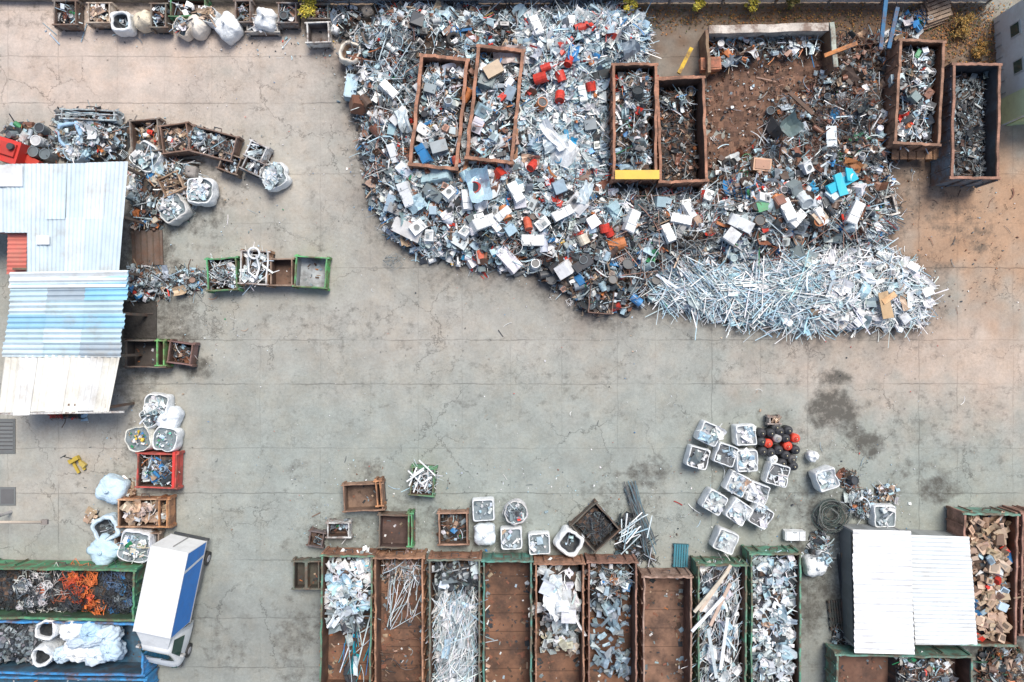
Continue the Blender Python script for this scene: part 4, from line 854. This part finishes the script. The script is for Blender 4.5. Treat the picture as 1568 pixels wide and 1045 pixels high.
x,y=W(389,388,1.1); mb=MB(); torus(mb,(0,0,1.12),.26,.05,RX(.3),WH,3); tube(mb,[(.1,-.1,1.1),(.25,-.7,1.1),(.1,-1.1,1.05)],.05,WH,3,6); tube(mb,[(-.3,-.2,1.1),(-.25,-.9,1.12),(.1,-1.2,1.05)],.05,WH,3,6); mb.obj('bent_steel_pipe',None,(x,y,0))
crate(222,542,62,44,0,.95,rail=(.18,.16,.14),inner=(.07,.06,.055)); crate(246,541,14,42,0,1.0,rail=(.16,.5,.16),outer=(.14,.48,.14)); crate(276,541,38,36,-8,.8,rail=(.25,.15,.14),load=SC(PR,lv=.4))
mb=MB(); x,y=W(226,380,.05); box(mb,(x,y,.06),(1.5,1.7,.07),RZ(.03),(.15,.11,.09),1); 
for i in range(5): box(mb,(x-.6+i*.3,y,.11),(.06,1.6,.03),RZ(.03),(.11,.08,.06),1)
mb.obj('steel_ramp_plate')
mb=MB(); x,y=W(215,490,.05); box(mb,(x,y,.05),(1.6,1.8,.05),RZ(.0),(.06,.055,.05),5); box(mb,(x,y+.3,.1),(1.3,.06,.04),I3,(.1,.08,.07),5); mb.obj('shed_shade_patch')  # near-black sheet added to paint the shade at the shed's open side
heap('scrap_heap',[(200,345),(225,335),(250,345),(240,352),(205,355)],.25,50,KF,PD,.5)
bag(238,622,40,'full',.9,pal=PW); bag(254,640,42,'closed',.8,tint=(.74,.79,.83)); bag(230,638,34,'full',.85,pal=PG)
bag(211,673,42,'full',.9,pal=[(20,GN),(30,YE),(20,WH),(15,BLU),(20,TAN)],ks=[('chunk',2),('bit',3)],tint=(.74,.74,.68)); bag(252,673,40,'full',.9,pal=[(20,(.1,.45,.35)),(30,LB),(40,WH),(10,GN)],ks=[('chunk',2),('bit',3)])
crate(240,721,62,56,-2,.9,rail=(.55,.10,.08),load=SC(PM+[(10,BLU),(6,RED)],n=60)); mb=MB(); x,y=W(266,720,.95); box(mb,(x,y,.75),(.12,1.7,.5),RZ(-.03),(.66,.05,.04),3);box(mb,(x+.08,y,.6),(.05,1.3,.1),RZ(-.03),(.4,.03,.02),3); mb.obj('crate_door')
bag(166,752,48,'closed',.9,tint=(.56,.72,.83)); heap('cardboard_stack',[(176,735),(200,732),(208,765),(182,770)],.5,60,[('box',3),('plate',3)],PC,.7)
crate(220,786,80,46,0,.85,rail=(.54,.33,.2),outer=(.5,.25,.13),load=SC(PC+[(40,(.64,.54,.48)),(20,WH)],k=KSH+[('box',30)],n=40,s=.65)); crate(250,786,16,46,0,.95,rail=(.58,.29,.13),outer=(.5,.22,.1))
bag(160,811,42,'ring',.8,tint=(.58,.72,.81)); bag(155,846,50,'closed',.8,tint=(.5,.68,.80)); bag(205,838,54,'full',.9,pal=PW+[(20,BLU),(10,GN),(10,CRM)],tint=(.76,.79,.82)); crate(210,826,70,24,-2,.6,rail=(.4,.32,.25))
heap('scrap_heap',[(135,785),(150,782),(152,796),(136,798)],.3,20,[('box',1)],PC,.8)
mb=MB()
for s_ in(-1,1): box(mb,(s_*.16-.05,.0,.12),(.12,.75,.1),I3,(.5,.36,.05),3); cyl(mb,(s_*.16-.05,-.35,.06),.05,.1,RY(pi/2),DK,6,8)
x,y=W(118,712,.3)
box(mb,(-.05,.3,.22),(.5,.2,.25),I3,(.5,.36,.05),3); tube(mb,[(-.05,.35,.3),(-.1,.6,.8)],.025,DK,3,6); tube(mb,[(-.25,.6,.82),(.05,.6,.82)],.025,DK,3,6); box(mb,(.2,-.1,.2),(.2,.3,.2),RZ(.4),(.5,.38,.1),3)
mb.obj('pallet_jack',None,(x,y,0),.5)
mb=MB(); x0,y0=W(-30,800,2.2);x1,y1=W(64,800,2.2); tube(mb,[(x0,y0,2.2),(x1,y1,2.2)],.07,(.5,.43,.35),3,8); tube(mb,[(x0,y0,0),(x0,y0,2.3)],.08,(.3,.3,.3),3,8); box(mb,(x1+.1,y1,2.15),(.3,.22,.14),I3,(.25,.22,.2),3); mb.obj('barrier_arm')
mb=MB(); x,y=W(10,668); box(mb,(x,y,.03),(.9,1.7,.06),I3,(.14,.15,.15),3); box(mb,(x,y,.07),(.75,1.5,.02),I3,(.17,.18,.18),3)
for i in range(8): box(mb,(x,y-.65+i*.19,.087),(.7,.05,.014),I3,(.08,.08,.08),3)
mb.obj('drain_cover'); mb=MB(); x,y=W(12,760); box(mb,(x,y,.02),(.8,.9,.04),I3,(.16,.17,.17),3); box(mb,(x,y,.05),(.6,.7,.02),I3,(.13,.13,.13),3); mb.obj('manhole_cover')
heap('scrap_heap',[(75,630),(130,628),(128,642),(80,642)],.3,40,KF,PR+[(10,RED)],.5)
crate(556,762,62,44,3,.85,rail=(.35,.22,.15),inner=(.21,.14,.1)); crate(580,756,10,42,5,1.0,rail=(.58,.28,.13),outer=(.5,.24,.12)); crate(647,738,38,46,-5,.85,rail=(.12,.32,.17),load=SC(PP,k=KP,n=60,s=.5)); crate(603,814,48,54,-1,.85,rail=(.17,.15,.12),inner=(.11,.07,.06)); crate(628,812,8,54,0,.9,rail=(.12,.4,.18),outer=(.1,.34,.15))
mb=MB(); x,y=W(640,725,1.2)
for i in range(9): strip(mb,(U(-.3,.5),U(-.6,.3),1.0+i*.04),U(.6,1.1),.06,RT(random.choice([.6,2.4,1.2]),.1),WH,0,1)
mb.obj('steel_profile_bundle',None,(x,y,0))
crate(518,812,36,26,0,.8,rail=(.64,.66,.64),load=SC(PD,lv=.4)); crate(484,826,24,26,-10,.6,rail=(.14,.12,.12),load=SC(PR)); crate(469,881,42,46,0,.7,rail=(.13,.16,.13),inner=(.07,.07,.055)); crate(469,881,6,44,0,.72,rail=(.14,.16,.13))
SQ=dict(sq=14.,cap=1.38,lump=.018,np_=15)
crate(694,810,46,52,1,.85,rail=(.38,.23,.16),load=SC(PD,lv=.35,n=35)); bag(740,782,38,'full',.8,rot=3,pal=PW,ks=[('drum',2),('chunk',4)],**SQ); bag(790,786,38,'full',.8,pal=PG,tint=(.64,.64,.64),sq=2.2); bag(742,820,38,'closed',.8,tint=(.72,.79,.83)); bag(783,826,37,'full',.8,rot=2,pal=PP,ks=[('plate',1)],**SQ); bag(826,834,37,'full',.8,rot=3,pal=PP,ks=[('plate',1),('chunk',1)],**SQ); bag(873,832,42,'ring',.9)
crate(912,808,54,58,42,.8,rail=(.12,.11,.09),inner=(.05,.05,.045),load=SC([(60,DK),(20,(.06,.08,.08)),(10,GR)],k=[('wire',10),('strip',30),('pipe',20)],lv=.6))
heap('scrap_heap',[(935,800),(960,790),(1000,850),(1010,862),(945,855)],.3,130,KF+[('prof',20)],[(50,DK),(20,(.05,.09,.1)),(14,SI)],.8)
mb=MB()
for i in range(18): x,y=W(random.gauss(966,10),random.gauss(812,12),.7); strip(mb,(x,y,.5+i*.02),U(.7,1.4),.045,RT(U(.3,1.6),.15),random.choice([WH,SI,LB]),0,1)
for i in range(16):
    a=P3(U(955,975),U(735,750),.2); b_=P3(U(985,1005),U(820,860),.5); beam(mb,a,b_,.045,random.choice([(.06,.12,.15),DK,(.08,.16,.2)]),0)
mb.obj('steel_rod_bundle')
mb=MB(); x,y=W(1043,852,.3)
for i in range(6): box(mb,(-.3+i*.12,0,.24),(.09,1.1,.04),I3,(.04,.2,.26),3)
for i in range(3): box(mb,(0,-.5+i*.5,.12),(.75,.1,.18),I3,(.03,.13,.17),3)
mb.obj('shipping_pallet',None,(x,y,0),-.05)
for i,(px,py,r) in enumerate([(1087,665,-25),(1143,667,3),(1112,697,-20),(1070,702,-15),(1145,707,2),(1130,742,-28),(1162,757,-20),(1095,770,-30),(1132,785,-35),(1166,792,-30),(1112,830,-22),(1192,728,-15),(1267,735,20)]):
    bag(px,py,U(35,38),'full',U(.85,1.0),r,shade((.80,.83,.84),U(.94,1.03)),pal=random.choice([PW,PP,PP+[(10,GR)],[(60,WH),(14,GR),(6,DK),(20,LB)]]),ks=random.choice([[('plate',5),('sheet',8)],[('strip',10),('sheet',7)],[('sheet',8),('plate',3),('strip',4)]]),inside=random.choice([(.14,.15,.16),(.5,.53,.55),(.35,.38,.4)]),**SQ)
GC=(.045,.048,.055)
for px,py,c in [(1168,664,GC),(1182,664,GC),(1196,662,GC),(1209,660,GC),(1168,677,GC),(1178,680,RED),(1192,672,(.4,.4,.4)),(1208,684,RED),(1220,672,RED),(1194,690,GC),(1182,694,GC),(1170,692,GC),(1186,704,WH),(1205,698,GC),(1220,690,GC),(1200,710,GC),(1215,704,(.1,.1,.1)),(1190,655,(.08,.08,.08)),(1205,672,GC),(1217,715,GC)]:
    mb=MB(); x,y=W(px,py,.7)
    if c is RED: c=(.85,.09,.05)
    V=[];F=[];n=16;pr=[(.18,0),(.22,.05),(.22,.52),(.2,.6),(.12,.66),(.05,.68),(.035,.74),(.001,.75)]
    for q,z in pr: V+=[(q*math.cos(2*pi*j/n),q*math.sin(2*pi*j/n),z) for j in range(n)]
    for i in range(len(pr)-1):
        for j in range(n): F.append((i*n+j,i*n+(j+1)%n,(i+1)*n+(j+1)%n,(i+1)*n+j))
    mb.add(V,F,c,3,True); torus(mb,(0,0,.74),.08,.014,I3,shade(c,.9),3,16,5)
    for a in (0,2.1,4.2): box(mb,(.08*math.cos(a),.08*math.sin(a),.69),(.03,.03,.1),RZ(a),shade(c,.8),3)
    box(mb,(0,0,.76),(.05,.05,.06),I3,(.5,.45,.3),3)
    mb.obj('gas_cylinder',None,(x,y,0))
crate(1186,644,18,14,0,.6,rail=(.4,.36,.33),load=SC(PC)); bag(1247,700,20,'closed',.6,sq=2.2)
mb=MB(); x,y=W(1270,788,.3)
for i in range(18):
    rr=U(.35,.85); ph=U(0,6); ox,oy=U(-.15,.15),U(-.15,.15); tube(mb,[(ox+rr*math.cos(t)*(1+.08*math.sin(3*t+ph)),oy+rr*math.sin(t)*(1+.08*math.cos(2*t+ph)),.15+.05*i*.6+.08*math.sin(2*t+ph)) for t in np.linspace(0,2*pi,26)[:-1]],.02,random.choice([(.05,.08,.07),DK,(.08,.1,.09),(.18,.2,.19)]),6,5,True)
mb.obj('hose_coil',None,(x,y,0))
heap('scrap_heap',[(1295,752),(1330,748),(1340,775),(1325,790),(1300,785)],.4,110,KM,PM+[(20,SI)],.6); heap('scrap_heap',[(1338,745),(1368,742),(1372,768),(1345,770)],.4,80,KM,PC+PM,.5); heap('scrap_heap',[(1285,722),(1305,720),(1308,748),(1295,755)],.4,60,KM,PR,.6)
bag(1356,792,38,'full',.8,rot=0,pal=PP,**SQ); heap('scrap_heap',[(1238,815),(1262,812),(1268,845),(1240,848)],.5,90,KM,PM,.6)
mb=MB(); x,y=W(1218,821,.5); appliance(mb,(0,0,.3),RZ(pi/2),WH,.72,3); mb.obj('discarded_fridge',None,(x,y,0))
bag(1252,870,38,'closed',.8); bag(1262,855,20,'full',.7)
mb=MB()
for i in range(7):
    beam(mb,P3(1282+i*2.4+U(-2,2),850+U(-5,5),.1+i*.05),P3(1298+i*1.6+U(-6,3),945+U(-20,10),.12+i*.05),.06,random.choice([(.42,.3,.2),(.3,.2,.13),DK]),0)
mb.obj('timber_pole_bundle')
mb=MB(); x,y=W(1281,942,.2)
for i in range(6): box(mb,(-.3+i*.12,0,.2),(.07,1.5,.04),I3,(.06,.07,.065),1)
for i in range(4): box(mb,(0,-.65+i*.43,.1),(.72,.08,.14),I3,(.04,.045,.045),1)
mb.obj('shipping_pallet',None,(x,y,0),.1)
heap('scrap_heap',[(1498,992),(1560,992),(1560,1045),(1500,1045)],.5,260,KM,PR+[(20,GR),(10,(.05,.12,.08)),(10,TAN)],.8)
heap('scrap_heap',[(1272,960),(1300,955),(1303,990),(1275,990)],.3,60,KF,PD,.6)
mb=MB()
for i in range(3):
    x,y=W(1432+i*3,20-i*4,.5)
    for j in range(6): box(mb,(x,y-.5+j*.2,.15+i*.16+.03),(1.2,.14,.03),RZ(.35),(.42,.31,.22),1)
    for j in range(3): box(mb,(x+(-.5+j*.5)*.94,y+(-.5+j*.5)*.34,.15+i*.16-.05),(.1,1.1,.1),RZ(.35),(.28,.2,.14),1)
mb.obj('wooden_pallet_stack')
heap('scrap_heap',[(1320,60),(1370,50),(1375,25),(1420,20),(1420,45),(1375,75)],.4,160,KM,PD+[(10,BLU)],.7)
heap('scrap_heap',[(575,5),(720,4),(735,20),(600,30)],.5,300,KM,PD,.7)
heap('scrap_heap',[(508,12),(545,10),(560,40),(535,64),(515,50)],.4,120,KM,PD+[(20,WH)],.6)
# ================================================================ LITTER
mb=MB()
def lit(poly,n,pal,s=.6): scatter(mb,WP(poly),n,lambda X,Y:X*0+.015,[('bit',60),('strip',4),('chunk',3)],pal,s,.08,.01)
grow=lambda P,c,f:[(c[0]+(a-c[0])*f,c[1]+(b_-c[1])*f) for a,b_ in P]
lit(grow(MAIN,(930,230),1.10),700,PM,.55); lit(grow(PROF,(1210,440),1.18),260,PP,.55)
lit([(200,60),(560,60),(600,400),(960,500),(1500,520),(1500,850),(250,850),(300,450),(480,330)],420,[(40,WH),(20,DK),(20,TAN),(6,RED),(6,BLU)],.35)
lit([(440,700),(1100,720),(1100,860),(440,860)],420,PM,.45); lit([(1050,630),(1400,700),(1400,860),(1060,860)],320,PM,.45); lit([(190,150),(440,200),(440,460),(190,700),(280,830),(130,850),(130,600)],420,PM,.45)
lit([(1370,250),(1560,280),(1560,480),(1430,480)],220,PR,.5); lit([(60,45),(560,45),(560,100),(60,60)],160,PM,.5)
mb.obj('litter')

# ================================================================ LIGHT, SKY, CAMERA
el=math.radians(62); az=math.radians(65)
d=Vector((math.cos(el)*math.cos(az),math.cos(el)*math.sin(az),math.sin(el)))
sl=bpy.data.lights.new('sun','SUN'); sl.energy=3.45; sl.angle=math.radians(26); sl.color=(1,.945,.87)
so=bpy.data.objects.new('sun',sl); scene.collection.objects.link(so); so.rotation_euler=d.to_track_quat('Z','Y').to_euler(); so.location=(0,0,30)
w=bpy.data.worlds.new('World'); scene.world=w; w.use_nodes=True; nt=w.node_tree
sky=nt.nodes.new('ShaderNodeTexSky'); sky.sky_type='NISHITA'; sky.sun_disc=False; sky.sun_elevation=el; sky.sun_rotation=math.atan2(d.x,d.y); sky.dust_density=3; sky.air_density=1.0
bg=nt.nodes['Background']; bg.inputs['Strength'].default_value=.15; nt.links.new(sky.outputs[0],bg.inputs['Color'])
cd=bpy.data.cameras.new('camera'); cd.sensor_width=36; cd.sensor_fit='HORIZONTAL'; cd.lens=36*H/(1568*S); cd.clip_end=2000
co=bpy.data.objects.new('camera',cd); scene.collection.objects.link(co); co.location=(0,0,H); co.rotation_euler=(0,0,0); scene.camera=co
scene.view_settings.view_transform='Standard'; scene.view_settings.look='None'; scene.view_settings.exposure=0
print('TRI',sum(len(o.data.polygons) for o in scene.objects if o.type=='MESH'))
